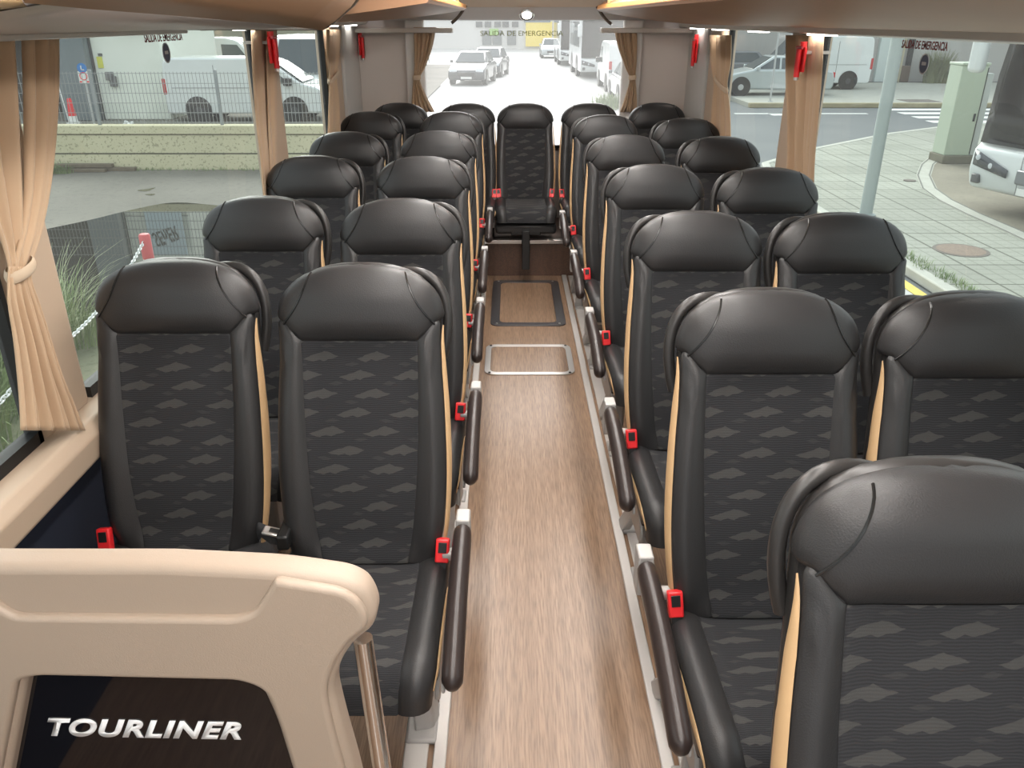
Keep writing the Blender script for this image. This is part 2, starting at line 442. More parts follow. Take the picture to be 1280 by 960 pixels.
# cushion: path from the back, rolling over the front edge
CZ, CD, CR, CL = .435, .052, .075, .40
def cpath(q, dz=0):
    """q 0..1 -> (y, z, ny, nz) on the top surface, d inward"""
    L1, L2, L3 = CL, CR * PI / 2 * .92, .035; s = q * (L1 + L2 + L3)
    if s <= L1: return .035 - s, CZ + dz + .018 * (s / L1) , 0.0, 1.0
    y0, z0 = .035 - L1, CZ + dz + .018 - CR
    if s <= L1 + L2:
        a = (s - L1) / CR; return y0 - CR * math.sin(a), z0 + CR * math.cos(a), -math.sin(a), math.cos(a)
    a = PI / 2 * .92; k = s - L1 - L2
    return y0 - CR * math.sin(a) + k * -math.cos(a) , z0 + CR * math.cos(a) - k * math.sin(a), -math.sin(a), math.cos(a)
CLEN = CL + CR * PI / 2 * .92 + .035
def cushpt(a, q, off=0, dz=0):
    y, z, ny, nz = cpath(q, dz); w = .207 - .012 * sstep(.75, 1, q)
    d = CD
    x, o = se(a, w, d, 4.6); xf = abs(x) / w
    if abs(a) < 1:
        o -= .012 * (1 - sstep(.5, .8, xf)) * (1 - sstep(.85, 1, q))
        o += .008 * math.exp(-((xf - .84) / .14) ** 2)
    k = math.hypot(x / w, o / d) or 1
    x += off * (x / w) / k; o += off * (o / d) / k
    o -= d
    return Vector((x, y + ny * o, z + nz * o))
def cush_patch(a0, a1, dz, n=8, dep=.005, uv=False, q0=0):
    ln = abs(a1 - a0) * .23; rows, uvs = [], []
    for q in [q0 + (1 - q0) * k for k in spaced(CLEN, 22)]:
        ps = spaced(ln, n)
        rows.append([cushpt(lerp(a0, a1, p), q, -seam(p, ln, dep), dz) for p in ps])
        uvs.append([(se(lerp(a0, a1, p), .207, .05)[0] + .03, 3 - q * CLEN) for p in ps])
    return rows, (uvs if uv else None)

def make_seat(side, kind):
    """side +1: aisle lies at +x; kind: 'aisle', 'window', 'rear' (rear bench row), 'middle'"""
    root = thing('coach_seat', None, None)
    dz = .075 if kind in ('rear', 'middle') else 0
    zb = .27 if dz else 0
    # back
    MB().grid(patch_core(), closed_u=True).build('backrest', LEATHER, root, sharp=60)
    r, u = patch_fabric(); MB().grid(r, uvs=u).build('back_panel', FABRIC, root, sharp=80)['label'] = 'patterned dark fabric back panel'
    for sg in (1, -1):
        MB().grid(patch_bolster(sg, 0, .90 if sg == side else 1.02)).build('side_bolster', LEATHER, root, sharp=80)
    MB().grid(patch_head(1.40)).build('headrest', LEATHER, root, sharp=80)
    for sg in (1, -1):
        pts = []
        for i in range(25):
            k = i / 24; t = lerp(.806, .978, k); xr = catmull([(0, .90), (.15, .82), (.35, .735), (.55, .67), (.78, .61), (.92, .578), (1, .562)], k) * .2
            tau = max(0, (t - TC) / (1 - TC)); w = catmull(WTAB, t) * (1 - tau ** 2.4) ** (1 / 2.4)
            pts.append(backpt(sg * a_of(min(.985, xr / w)), t, .0002))
        MB().tube(pts, .0024, 6).build('headrest_seam', GLOSSP, root)
    pz = MB().grid(patch_piping(side)).build('piping', TAN, root, sharp=80); pz['label'] = 'tan leather piping strip'
    MB().grid(patch_shell(), closed_u=True).build('back_shell', SHELL, root, sharp=60)
    # grab handle on the aisle corner of the shell
    if kind in ('aisle', 'window'):
        hb = MB()
        pts = []
        for t in [i / 16 for i in range(17)]:
            P0, P1, P2, P3 = Vector((side * .07, .255, 1.085)), Vector((side * .185, .228, 1.130)), Vector((side * .232, .218, 1.03)), Vector((side * .190, .190, .89))
            pts.append(P0 * (1 - t) ** 3 + P1 * 3 * t * (1 - t) ** 2 + P2 * 3 * t * t * (1 - t) + P3 * t ** 3)
        hb.tube(pts, .0125, 10); hb.build('grab_handle', SHELL, root)
    # cushion
    rows = []
    for q in [0, .1, .3, .5, .65, .72, .78, .84, .9, .95, 1]:
        rows.append([cushpt(-2 + 4 * j / 32, q, -.012, dz) for j in range(32)])
    cb = MB().grid(rows, closed_u=True); n = len(rows)
    cb.f += [tuple(reversed(range(32))), tuple((n - 1) * 32 + j for j in range(32))]; cb.mi += [0, 0]
    cb.build('seat_cushion', LEATHER, root, sharp=60)
    ac = .47
    r, u = cush_patch(-ac, ac, dz, 12, uv=True); MB().grid(r, uvs=u).build('cushion_panel', FABRIC, root, sharp=80)['label'] = 'patterned dark fabric seat panel'
    for sg in (1, -1):
        r, _ = cush_patch(sg * ac, sg * 1.14, dz, 8); MB().grid(r if sg > 0 else [x[::-1] for x in r]).build('cushion_bolster', LEATHER, root, sharp=80)
    if kind != 'middle':
        rows = []
        for i in range(25):
            q = lerp(.25, .93, i / 24); wd = .040 * math.sin(PI * min(1, i / 24 * 1.02)) ** .6 + .001; c = .955
            rows.append([cushpt(side * lerp(c - wd, c + wd, p), q, .001 + .003 * math.sin(PI * p) ** .6, dz) for p in (0, .15, .5, .85, 1)])
        MB().grid(rows).build('cushion_piping', TAN, root, sharp=80)['label'] = 'tan leather piping strip'
    # side trim plate under the cushion
    zc = CZ + dz
    fr = MB(); fr.box(-.17, .17, -.36, .03, zc - .125, zc - .085); fr.box(-.20, .20, -.04, .0, zc - .15, zc - .10); fr.box(-.20, .20, -.30, -.26, zc - .15, zc - .10)
    fr.build('seat_frame', GREYM, root, bevel=.006)
    if kind in ('aisle', 'window'):
        sp = MB(); pl = rounded([(.02, .30), (.03, .375), (-.20, .40), (-.36, .375), (-.375, .31), (-.2, .29)], .03)
        sp.prism(pl, 'x', side * .196, side * .207); sp.build('side_plate', GREYM if kind == 'aisle' else BLACKP, root, bevel=.003)
        x = side * .135 if kind == 'aisle' else 0
        lg = MB()
        lg.tube([(x, -.10, .335), (x - side * .0, -.125, .2), (x + side * .012, -.15, .008)], .044, 4, sx=.62, up=(1, 1, 0)); lg.box(x - .04, x + .04, -.21, -.08, .0, .017)
        lg.build('leg', GREYM, root, bevel=.008)
        lg2 = MB(); lg2.bar((x, -.08, .32), (x + side * .03, .16, .012), .03, .05); lg2.box(x - .035, x + .055, .12, .2, 0, .018); lg2.build('leg_brace', GREYM, root, bevel=.005)
    elif kind == 'middle':
        lg = MB(); lg.box(-.027, .027, -.42, -.36, .10, .37); lg.box(-.10, .10, -.40, .02, .335, .365); lg.build('leg', BLACKP, root, bevel=.006)
        fb = MB(); fb.box(-.205, .205, -.40, .0, zc - .17, zc - .10); fb.build('seat_base', LEATHER, root, bevel=.02)
    else:
        fb = MB(); fb.box(-.19, .19, -.22, .02, .262, zc - .12); fb.build('seat_base', BLACKP, root, bevel=.01)
    # buckles
    def buckle(x, y, lean):
        M = Matrix.Translation((x, y, zc + .005)) @ Matrix.Rotation(lean, 4, 'Y') @ Matrix.Rotation(-.35, 4, 'X')
        b = MB(); b.box(-.017, .017, -.011, .011, .0, .060, M); o = b.build('belt_buckle', REDP, root, bevel=.004); o['label'] = 'red belt buckle'
        s = MB(); s.box(-.010, .010, -.0135, -.0105, .026, .052, M); s.build('buckle_slot', BLACKP, o, bevel=.001)
        s = MB(); s.box(-.011, .011, -.006, .006, -.09, .004, M); s.build('buckle_stem', BLACKP, o)
    if kind == 'middle': buckle(.185, -.035, .1); buckle(-.185, -.035, -.1)
    elif kind == 'window': buckle(-side * .195, -.05, -side * .08)
    else: buckle(side * .190, -.045, side * .08)
    # folded lap belt lying on the cushion
    if kind in ('aisle', 'window'):
        bl = MB(); sx = -side if kind == 'aisle' else side
        pts = [cushpt(sx * lerp(1.05, .35, i / 10), .10 + .05 * i / 10, .004) for i in range(11)]
        rows = [[p + Vector((0, -.022, 0)), p + Vector((0, .022, .001))] for p in pts]
        bl.grid(rows).build('lap_belt', BELT, root, solid=.003)
    # armrest
    if kind == 'aisle':
        xa = side * (.245 if side > 0 else .260)
        if kind == 'rear': xa = side * .225
        A = Vector((xa, .0, .545 + dz * .4)); pts, rs = [], []
        for i in range(17):
            t = (1 - math.cos(PI * i / 16)) / 2; pts.append((xa, lerp(-.005, -.455, t), lerp(.548, .485, t) + .020 * math.sin(PI * t) + dz * .4)); e = min(t, 1 - t) * .46 / .024
            rs.append(.028 * math.sqrt(max(.02, 1 - max(0, 1 - e / 1.0) ** 2)))
        ar = MB(); ar.tube(pts, .027, 14, rs=rs, sx=.80); 
        if side > 0: ar.v = [(p[0], p[1] - .035, p[2] - .014) for p in ar.v]
        o = ar.build('armrest', BROWNL, root, sharp=60)
        br = MB()
        br.box(xa - .017, xa + .017, -.012, .042, .47, .577)
        xp = xa - side * .019
        br.prism(rounded([(.04, .42 + dz * .4), (.045, .55 + dz * .4), (-.06, .545 + dz * .4), (-.43, .478 + dz * .4), (-.44, .452 + dz * .4), (-.07, .50 + dz * .4), (-.05, .40 + dz * .4)], .02), 'x', xp - .004, xp + .004)
        br.cyl((side * .19, .0, .47 + dz * .4), (xa, .0, .47 + dz * .4), .016, 12)
        
        if side > 0: br.v = [(p[0], p[1] - .035, p[2] - .014) for p in br.v]
        br.build('armrest_bracket', GREYM, root, bevel=.006)
    return root

SEATS = {('L', 'a'): make_seat(1, 'aisle'), ('L', 'w'): make_seat(1, 'window'), ('R', 'a'): make_seat(-1, 'aisle'), ('R', 'w'): make_seat(-1, 'window'),
         ('L', 'r'): make_seat(1, 'rear'), ('R', 'r'): make_seat(-1, 'rear'), ('M', 'm'): make_seat(1, 'middle')}
_used = set()
def put_seat(key, u, v, label, group, rear=False):
    p = on_z(u, v, 1.13)
    r = SEATS[key] if key not in _used else copy_tree(SEATS[key]); _used.add(key)
    y = p.y - .19
    if rear: y = 5.72
    r.location = (p.x, y, 0.0)
    tag(r, label, 'coach seat', group); return r
ORD = ['frontmost', 'second', 'third', 'fourth', 'fifth']
GL, GR = 'coach seats left of the aisle', 'coach seats right of the aisle'
for i, (u, v) in enumerate([(449, 330), (500, 248), (528, 195), (547, 163), (564, 139)]):
    n = 'black coach seat with armrest left of the aisle, ' + ['frontmost, behind the partition', 'second row', 'third row', 'fourth row', 'fifth, before the rear bench'][i]
    s = put_seat(('L', 'a'), u, v, n, GL)
    if i == 0: LA1 = s
for i, (u, v) in enumerate([(216, 323), (326, 245), (390, 194), (433, 164), (463, 139)]):
    n = 'black coach seat by the left windows, ' + ['frontmost, beside the tied curtain', 'second row', 'third row', 'fourth row', 'fifth, before the rear bench'][i]
    s = put_seat(('L', 'w'), u, v, n, GL)
    if i == 0: LW1 = s
for i, (u, v) in enumerate([(1192, 582), (964, 362), (873, 264), (820, 205), (783, 168), (757, 143)]):
    n = 'black coach seat with armrest right of the aisle, ' + ['nearest, cut by the photo bottom', 'second row, behind the nearest seat', 'third row', 'fourth row', 'fifth row', 'sixth, before the rear bench'][i]
    put_seat(('R', 'a'), u, v, n, GR)
for i, (u, v) in enumerate([(1224, 366), (1055, 266), (962, 209), (902, 170), (859, 147)]):
    n = 'black coach seat by the right windows, ' + ['nearest, cut by the photo edge', 'second window seat, before the manhole view', 'third window seat from the front', 'fourth window seat from the front', 'fifth, before the rear bench'][i]
    put_seat(('R', 'w'), u, v, n, GR)
GB = 'rear bench seats'
put_seat(('L', 'r'), 580, 135, 'rear bench seat half hidden left of the middle seat', GB, True)
put_seat(('L', 'r'), 497, 130, 'rear bench seat in the left rear corner of the coach', GB, True)
put_seat(('M', 'm'), 657, 130, 'middle rear bench seat facing straight down the aisle', GB, True)
put_seat(('R', 'r'), 737, 128, 'rear bench seat directly right of the middle seat', GB, True)
put_seat(('R', 'r'), 820, 127, 'rear bench seat in the right rear corner of the coach', GB, True)
# metal tongue and webbing between the two front left seats
FILL_PANEL_E = 6.5
# ------------------------------------------------------------------ coach interior shell
XL, XR, YR, YF = -1.10, 1.30, 6.20, -1.5
def struct(name, mb, m, parent=None, **k):
    o = mb.build(name, m, parent, **k)
    if parent is None: o['kind'] = 'structure'
    return o
struct('floor', MB().box(XL - .06, XR + .06, YF, YR + .06, -.04, 0), FLOORM)
struct('ceiling', MB().prism([(YF, 2.0), (5.0, 2.0), (5.55, 1.90), (6.0, 1.735), (6.0, 1.80), (5.5, 2.02), (5.0, 2.06), (YF, 2.06)], 'x', XL - .06, XR + .06), mat('peach_ceiling_vinyl', (.62, .45, .31), .6))
# side walls
def side_wall(name, x, sgn):
    w = MB(); xo = x + sgn * .06
    w.box(min(x, xo), max(x, xo), YF, YR, .0, .735); return struct(name, w, NAVY)
side_wall('wall_left', XL, -1); side_wall('wall_right', XR, 1)
def upper(name, x, sgn):
    w = MB(); xo = x + sgn * .06; w.box(min(x, xo), max(x, xo), YF, YR, 1.63, 2.0); return struct(name, w, CREAM)
upper('wall_upper_left', XL, -1); upper('wall_upper_right', XR, 1)
def sill(name, x, sgn):
    # ledge that projects inward under the glass
    p = [(x + sgn * .05, .735), (x - sgn * .02, .735), (x - sgn * .05, .64), (x - sgn * .072, .66), (x - sgn * .078, .725), (x - sgn * .055, .752), (x + sgn * .05, .758)]
    return struct(name, MB().prism(p, 'y', YF, 5.9), PILLAR, bevel=.006)
sill('trim_left_sill', XL, -1); sill('trim_right_sill', XR, 1)
LWIN = [(-1.4, 1.66), (1.90, 3.74), (4.10, 5.14)]
RWIN = [(-1.4, 1.20), (1.34, 3.62), (4.02, 5.16)]
LPIL = [(1.66, 1.90), (3.74, 4.10), (5.14, 5.62)]
RPIL = [(1.20, 1.34), (3.62, 4.02), (5.16, 5.62)]
k = 1
for x, sgn, wins, pils in ((XL, -1, LWIN, LPIL), (XR, 1, RWIN, RPIL)):
    for y0, y1 in pils:
        p = MB(); a, b = sorted((x - sgn * .006, x + sgn * .055)); p.box(a, b, y0 + .012, y1 - .012, .74, 1.64)
        struct('trim_pillar_%d' % k, p, PILLAR, bevel=.02); k += 1
wn = 1
for x, sgn, wins in ((XL, -1, LWIN), (XR, 1, RWIN)):
    for y0, y1 in wins:
        g = MB(); xx = x + sgn * .02
        g.add([(xx, y0, .745), (xx, y1, .745), (xx, y1, 1.645), (xx, y0, 1.645)], [(0, 1, 2, 3)])
        o = struct('window_%d' % wn, g, GLASS, smooth=False); wn += 1
        f = MB(); a, b = sorted((x - sgn * .003, x + sgn * .03))
        f.box(a, b, y1 - .014, y1 + .002, .75, 1.64); f.box(a, b, y0, y1, .748, .785)
        f.build('window_frame', RUBBER, o)
# closed rear corner of the side walls (last section has no glass)
for nm, x, sgn in (('wall_left_rear', XL, -1), ('wall_right_rear', XR, 1)):
    a, b = sorted((x - sgn * .02, x + sgn * .06)); struct(nm, MB().box(a, b, 5.62, YR, .74, 1.64), mat('light_grey_moulding', (.52, .51, .49), .4), bevel=.01)
# rear wall round the back window
RX0, RX1 = -.60, .80
rw = MB()
rw.box(XL - .06, RX0 - .10, YR, YR + .06, 0, 2.0); rw.box(RX1 + .10, XR + .06, YR, YR + .06, 0, 2.0); rw.box(RX0 - .1, RX1 + .1, YR, YR + .06, 0, .78); rw.box(RX0 - .1, RX1 + .1, YR, YR + .06, 1.70, 2.0)
struct('wall_rear', rw, mat('warm_grey_panel', (.60, .54, .50), .6))
for i, (xa, xb) in enumerate(((RX0 - .14, RX0 - .01), (RX1 + .01, RX1 + .14))):
    p = MB().prism([(xa, YR), (xb, YR + .05), (xb, YR - .01), ((xa + xb) / 2, YR - .05), (xa, YR - .05)] if i == 0 else [(xa, YR + .05), (xb, YR), (xb, YR - .05), ((xa + xb) / 2, YR - .05), (xa, YR - .01)], 'z', .78, 1.66)
    struct('trim_rear_reveal_%d' % (i + 1), p, mat('light_grey_reveal', (.68, .65, .62), .5), bevel=.01)
g = MB(); g.add([(RX0 - .05, YR + .03, .76), (RX1 + .05, YR + .03, .76), (RX1 + .05, YR + .03, 1.70), (RX0 - .05, YR + .03, 1.70)], [(0, 1, 2, 3)])
rwin = struct('window_%d' % wn, g, REARGLASS, smooth=False)
f = MB(); f.box(RX0 - .05, RX1 + .05, YR - .0, YR + .05, .76, .80); f.build('window_frame', RUBBER, rwin)
struct('trim_rear_header', MB().prism([(YR + .04, 1.652), (6.09, 1.656), (6.0, 1.735), (6.0, 1.76), (YR + .04, 1.76)], 'x', RX0 - .3, RX1 + .3), mat('grey_header_panel', (.54, .50, .475), .5), bevel=.006)
# round lamp in the header, lit
def downlight(loc, rot, label, grp=None):
    t = thing('ceiling_lamp', label, 'lamp', loc, group=grp); t.rotation_euler = rot
    MB().lathe([(.030, .0), (.046, -.002), (.052, -.008), (.046, -.014), (.034, -.012), (.031, -.004)], 32).build('lamp_ring', CHROME, t)
    MB().lathe([(.031, -.001), (.031, -.008), (.0, -.012)], 24).build('lamp_lens', mat('lit_lamp_lens', (.9, .85, .75), .3, emit=(1, .93, .82), estr=9), t)
downlight((.118, 6.045, 1.692), (math.radians(-42), 0, 0), 'round lit lamp with chrome ring above the rear window')

# ------------------------------------------------------------------ luggage racks
RACKM = mat('gloss_rack_veneer', (.40, .225, .13), .48, spec=.3, var=.08, vscale=3)
ORANGE = mat('warm_orange_edge', (.75, .36, .12), .4)
STRIP = mat('service_strip_plastic', (.60, .56, .51), .4)
PANELG = mat('pinkish_grey_panel', (.46, .395, .365), .5)
DARKP = mat('dark_bronze_panel', (.10, .075, .055), .15, spec=.6)
def rack(sgn, xa, za, xi, zi, xw, zs, y0, y1, label):
    """xa,za aisle edge; xi,zi where the underside meets the window strip; xw,zs strip"""
    t = thing('luggage_rack', label, 'luggage rack', ((xa + xw) / 2, y0, 1.66))
    loc = Vector(t.location)
    def P(mb): mb.v = [tuple(Vector(p) - loc) for p in mb.v]; return mb
    rows = []
    n = 10
    for j in range(2):
        y = (y0, y1)[j]; r = []
        for i in range(n + 1):
            s = i / n; r.append((lerp(xi, xa, s), y, lerp(zi, za, s) - .010 * math.sin(PI * s)))
        r += [(xa - sgn * .012, y, za + .012), (xa, y, za + .03), (xa + sgn * .03, y, za + .055), (xw, y, za + .06)]
        rows.append(r)
    b = MB().grid(rows); L = len(rows[0]); b.f += [tuple(range(L)), tuple(range(L, 2 * L))]; b.mi += [0, 0]
    P(b).build('rack_shell', RACKM, t, sharp=30)
    e = MB(); e.prism([(xa + sgn * .004, za + .006), (xa - sgn * .016, za + .010), (xa - sgn * .012, za + .034), (xa + sgn * .01, za + .04)], 'y', y0, y1 - .02); P(e).build('edge_trim', ORANGE, t, bevel=.004)
    s = MB(); s.prism([(xi - sgn * .02, zi + .02), (xi - sgn * .0, zi - .004), (xi + sgn * .01, zs + .004), (xi + sgn * .03, zs), (xw, zs - .004), (xw, zi + .03)], 'y', y0, YR - .02); P(s).build('service_strip', STRIP, t, bevel=.004)
    c = MB(); pts = []
    for i in range(9):
        u = i / 8; pts.append((lerp(xa - sgn * .012, xa + sgn * .085, u), y1 + .01, lerp(za + .03, za - .075, u) - .012 * math.sin(PI * u)))
    c.tube(pts, .010, 10); P(c).build('end_trim', DARKP, t)
    for yy in ((3.5, 4.4, 5.2, 5.85) if sgn < 0 else (1.7, 3.5, 4.4, 5.2, 5.85)):  # assumed glowing panels under the strip, emission added to lift the dim rear
        l = MB(); l.box(min(xi + sgn * .035, xw - sgn * .02), max(xi + sgn * .035, xw - sgn * .02), yy - .10, yy + .10, zs - .006, zs + .004); P(l).build('fill_panel', mat('fill_panel_glow', (.9, .88, .84), .4, emit=(1, .95, .88), estr=FILL_PANEL_E), t, bevel=.002)
    for yy in (4.55, 5.25):
        q = MB(); q.box(min(xa + sgn * .01, xa + sgn * .05), max(xa + sgn * .01, xa + sgn * .05), yy - .03, yy + .03, za + .035, za + .20); P(q).build('rack_bracket', mat('cream_bracket', (.75, .58, .28), .5), t, bevel=.008)
    return t
rack(-1, -.29, H + .052, -1.00, H - .016, XL, H - .034, 3.1, 5.66, 'glossy brown overhead luggage rack with orange edge over the left seats')
rack(1, .572, H + .046, 1.19, H - .030, XR, H - .054, -1.4, 5.66, 'glossy brown overhead luggage rack with orange edge over the right seats')
# strips where the racks meet the rear wall
for i, (xa, xb) in enumerate(((XL, -.40), (.64, XR))):
    struct('trim_rear_strip_%d' % (i + 1), MB().box(xa, xb, 6.10, YR, H - .088, H - .055), STRIP, bevel=.006)
# front unit of the left rack: grey underside, brown aisle face, dark rear end
t = thing('overhead_front_unit', 'brown and grey housing overhead at the upper left, in front of the left rack', 'overhead unit', (-.8, 1.5, 1.68)); loc = Vector(t.location)
lowpts = [on_x(u, v, -.62) for u, v in ((29, 1), (60, 4), (110, 9), (220, 18), (330, 28), (372, 33), (402, 37))]
brown, grey = [], [[on_x(28, 1, -.62) - loc, on_x(46, 22, -.80) - loc, on_x(70, 35, -1.02) - loc, on_x(80, 38.5, XL) - loc]]
edge0 = list(grey[0])
for p in lowpts:
    hx = -.44; top = p.z + .12
    brown.append([p - loc, Vector((-.575, p.y, p.z + .028)) - loc, Vector((-.52, p.y, p.z + .07)) - loc, Vector((hx, p.y, top + .04)) - loc, Vector((hx + .02, p.y, 1.97)) - loc])
    if p is not lowpts[0]: grey.append([p - loc, Vector((-.80, p.y, lerp(p.z, H - .03, .55))) - loc, Vector((-1.02, p.y, H - .028)) - loc, Vector((XL, p.y, H - .03)) - loc])
MB().grid(brown).build('aisle_face', mat('brown_rack_face', (.36, .215, .125), .55, spec=.3), t, solid=.006)
MB().grid(grey).build('underside_panel', PANELG, t, solid=.003)
pe = lowpts[-1]; ye = pe.y
e = MB(); a = [Vector((-.62, ye, pe.z)), Vector((-.575, ye, pe.z + .028)), Vector((-.52, ye, pe.z + .07)), Vector((-.44, ye, pe.z + .16)), Vector((-.42, ye, 1.97))]
rows = []
for i in range(7):
    s = i / 6; rows.append([p + Vector((.02 * s - .06 * s * s, .42 * s, .012 * s + .10 * s * s)) - loc for p in a])
e.grid(rows); e.build('end_cowl', DARKP, t, solid=.006)
e2 = MB(); rows = []
for i in range(7):
    s = i / 6; rows.append([Vector((x, ye + .42 * s, lerp(pe.z, H - .03, k_) + .05 * s * (1 - k_))) - loc for x, k_ in ((-.62, 0), (-.80, .5), (-1.02, 1), (XL, 1))])
e2.grid(rows); e2.build('end_underside', DARKP, t, solid=.006)
# curved brown trim that closes the unit towards the windscreen
gp = [on_x(u, v, -.9) for u, v in ((24, -4), (30, 8), (42, 20), (58, 30), (78, 37.5))]
fr = MB(); rows = [[p - loc, Vector((-.96, p.y - .10, p.z - .004)) - loc, Vector((XL, p.y - .35, H - .03)) - loc] for p in gp]
rows2 = [[p - loc + Vector((.0, 0, -.004)), Vector((-.9, YF + 1.9 - .3, min(p.z, H + .05))) - loc] for p in gp]
rows2 = [[q.copy() for q in edge0], [q + Vector((0, -.5, .0)) for q in edge0], [q + Vector((0, -2.2, .0)) for q in edge0]]
fr.grid(rows2); fr.build('front_trim', mat('golden_brown_trim', (.36, .24, .12), .5), t, solid=.006)
MB().box(XL + .01 - loc.x, -1.0 - loc.x, -1.4 - loc.y, 2.72 - loc.y, H - .040 - loc.z, H - .026 - loc.z).build('service_strip', STRIP, t, bevel=.004)

# ------------------------------------------------------------------ floor furniture
for i, x in enumerate((-.172, .385)):
    m = MB(); m.box(x - .016, x + .016, -1.0, 5.48, 0, .012); m.box(x + (-.09 if i == 0 else .03), x + (-.03 if i == 0 else .09), -1.0, 5.48, 0, .008)
    struct('trim_seat_rail_%d' % (i + 1), m, mat('grey_white_rail', (.58, .55, .52), .35, metal=.2), bevel=.003)
struct('trim_rear_step', MB().box(XL, XR, 5.5, YR, 0, .255), STEPM)
struct('trim_step_nosing', MB().box(XL + .02, XR - .02, 5.485, 5.53, .232, .262), SILVER, bevel=.004)
def rrect(x0, x1, y0, y1, r): return rounded([(x0, y0), (x1, y0), (x1, y1), (x0, y1)], r, 8)
def hatch(px, wfr, mfr, label, hinge):
    a, b, c, d = [on_z(u, v, 0) for u, v in px]     # near-left near-right far-right far-left
    x0, x1, y0, y1 = (a.x + d.x) / 2, (b.x + c.x) / 2, (a.y + b.y) / 2, (c.y + d.y) / 2
    t = thing('floor_hatch', label, 'floor hatch', ((x0 + x1) / 2, (y0 + y1) / 2, 0)); w, h = (x1 - x0) / 2, (y1 - y0) / 2
    curve2d('hatch_frame', [rrect(-w, w, -h, h, .06), rrect(-w + wfr, w - wfr, -h + wfr, h - wfr, .04)[::-1]], mfr, t, .006, .0015, Matrix.Translation((0, 0, .003)))
    curve2d('hatch_cover', [rrect(-w + wfr + .003, w - wfr - .003, -h + wfr + .003, h - wfr - .003, .038)], FLOORM, t, .004, .001, Matrix.Translation((0, 0, .002)))
    for sx in (-1, 1):
        for sy in (-1, 1): MB().cyl((sx * (w - wfr / 2 - .012), sy * (h - wfr / 2 - .005), .004), (sx * (w - wfr / 2 - .012), sy * (h - wfr / 2 - .005), .009), .007, 12).build('screw', SILVER if mfr != SILVER else BLACKP, t)
hatch([(605, 468), (719, 470), (713, 432), (608, 431)], .030, SILVER, 'nearer aisle floor hatch with slim aluminium frame', 0)
hatch([(611, 407), (707, 409), (699, 352), (618, 350)], .055, mat('dark_steel_frame', (.10, .095, .10), .3, metal=.6), 'farther aisle floor hatch with wide dark frame', 0)

# ------------------------------------------------------------------ partition with dark glass inset, front left
YP = .88
def pp(u, v):
    p = on_y(u, v, YP); return (p.x, p.z)
xl = -1.02
out = [(xl, pp(0, 708)[1] + .004), pp(0, 711), pp(200, 711), pp(350, 718), pp(432, 730), pp(456, 742), pp(466, 760), pp(470, 776), pp(464, 792), pp(442, 808), pp(425, 832), pp(415, 864), pp(426, 910), pp(444, 972), pp(470, 1080), (pp(480, 1200)[0], .012), (xl, .012)]
hole = [pp(30, 853), pp(52, 849), pp(300, 855), pp(325, 866), pp(343, 905), pp(364, 972), pp(384, 1040), pp(392, 1085), pp(-14, 1085), pp(8, 972)]
MY = Matrix(((1, 0, 0, 0), (0, 0, -1, 0), (0, 1, 0, 0), (0, 0, 0, 1)))      # (x,y,0) -> (x,0,z=y), extrusion along y
t = thing('partition', 'beige moulded partition with dark glass inset in front of the left seats', 'partition', (0, 0, 0))
outR = rounded(out, [0, .01, .0, .04, .05, .02, .015, .015, .02, .03, .02, .03, .03, .03, .03, 0, 0], 5)
holeR = rounded(hole, [.02, .02, .03, .03, .03, .03, .03, .03, .03, .03], 5)
curve2d('panel', [outR, holeR[::-1]], BEIGE, t, .050, .014, Matrix.Translation((0, YP + .030, 0)) @ MY, 4)
# raised lower face: everything under the stepped line
low = [(xl + .02, pp(0, 752)[1] + .01), pp(-6, 750), pp(6, 760), pp(22, 768), pp(296, 771), pp(318, 764), pp(332, 744), pp(344, 724), pp(352, 724), pp(428, 736), pp(448, 748), pp(459, 766), pp(460, 782), pp(438, 798), pp(418, 826), pp(407, 862), pp(417, 910), pp(434, 972), pp(452, 1060), (pp(470, 1200)[0], .05), (xl + .02, .05)]
hole2 = [pp(24, 847), pp(50, 842), pp(302, 848), pp(333, 860), pp(351, 903), pp(372, 972), pp(392, 1040), pp(402, 1095), pp(-24, 1095), pp(0, 972)]
curve2d('raised_face', [rounded(low, [0, .02, .02, .03, .03, .03, .02, .01, .0, .03, .03, .02, .02, .03, .03, .03, .03, .03, .03, 0, 0], 5), rounded(hole2, .03, 5)[::-1]], BEIGE, t, .022, .008, Matrix.Translation((0, YP + .004, 0)) @ MY, 4)
gi = curve2d('glass_inset', [[(p[0], p[1]) for p in rounded([pp(18, 846), pp(50, 840), pp(304, 846), pp(336, 862), pp(353, 905), pp(374, 972), pp(394, 1040), pp(402, 1096), pp(-24, 1096), pp(0, 972)], .02, 5)]], mat('black_gloss_glass', (.006, .006, .008), .04, spec=.7), t, .006, .001, Matrix.Translation((0, YP + .034, 0)) @ MY)
gi['label'] = 'dark glossy glass inset with white lettering'
c0, c1 = on_y(60, 910, YP + .028), on_y(302, 915, YP + .028)
wd = (c1 - c0).length; hgt = (on_y(180, 900, YP + .028) - on_y(180, 922, YP + .028)).length
LM = Matrix.Translation(((c0.x + c1.x) / 2, YP + .0295, (c0.z + c1.z) / 2)) @ Matrix.Rotation(math.atan2(c1.z - c0.z, c1.x - c0.x), 4, 'Y').inverted() @ MY
tx = textobj('lettering', 'TOURLINER', 1.0, mat('white_lettering', (.92, .92, .92), .35), gi, extrude=0, shear=.40, bold=.04, spacing=1.12)
xs = [v.co.x for v in tx.data.vertices]; ys = [v.co.y for v in tx.data.vertices]
Sx, Sy = wd / (max(xs) - min(xs)), hgt / (max(ys) - min(ys))
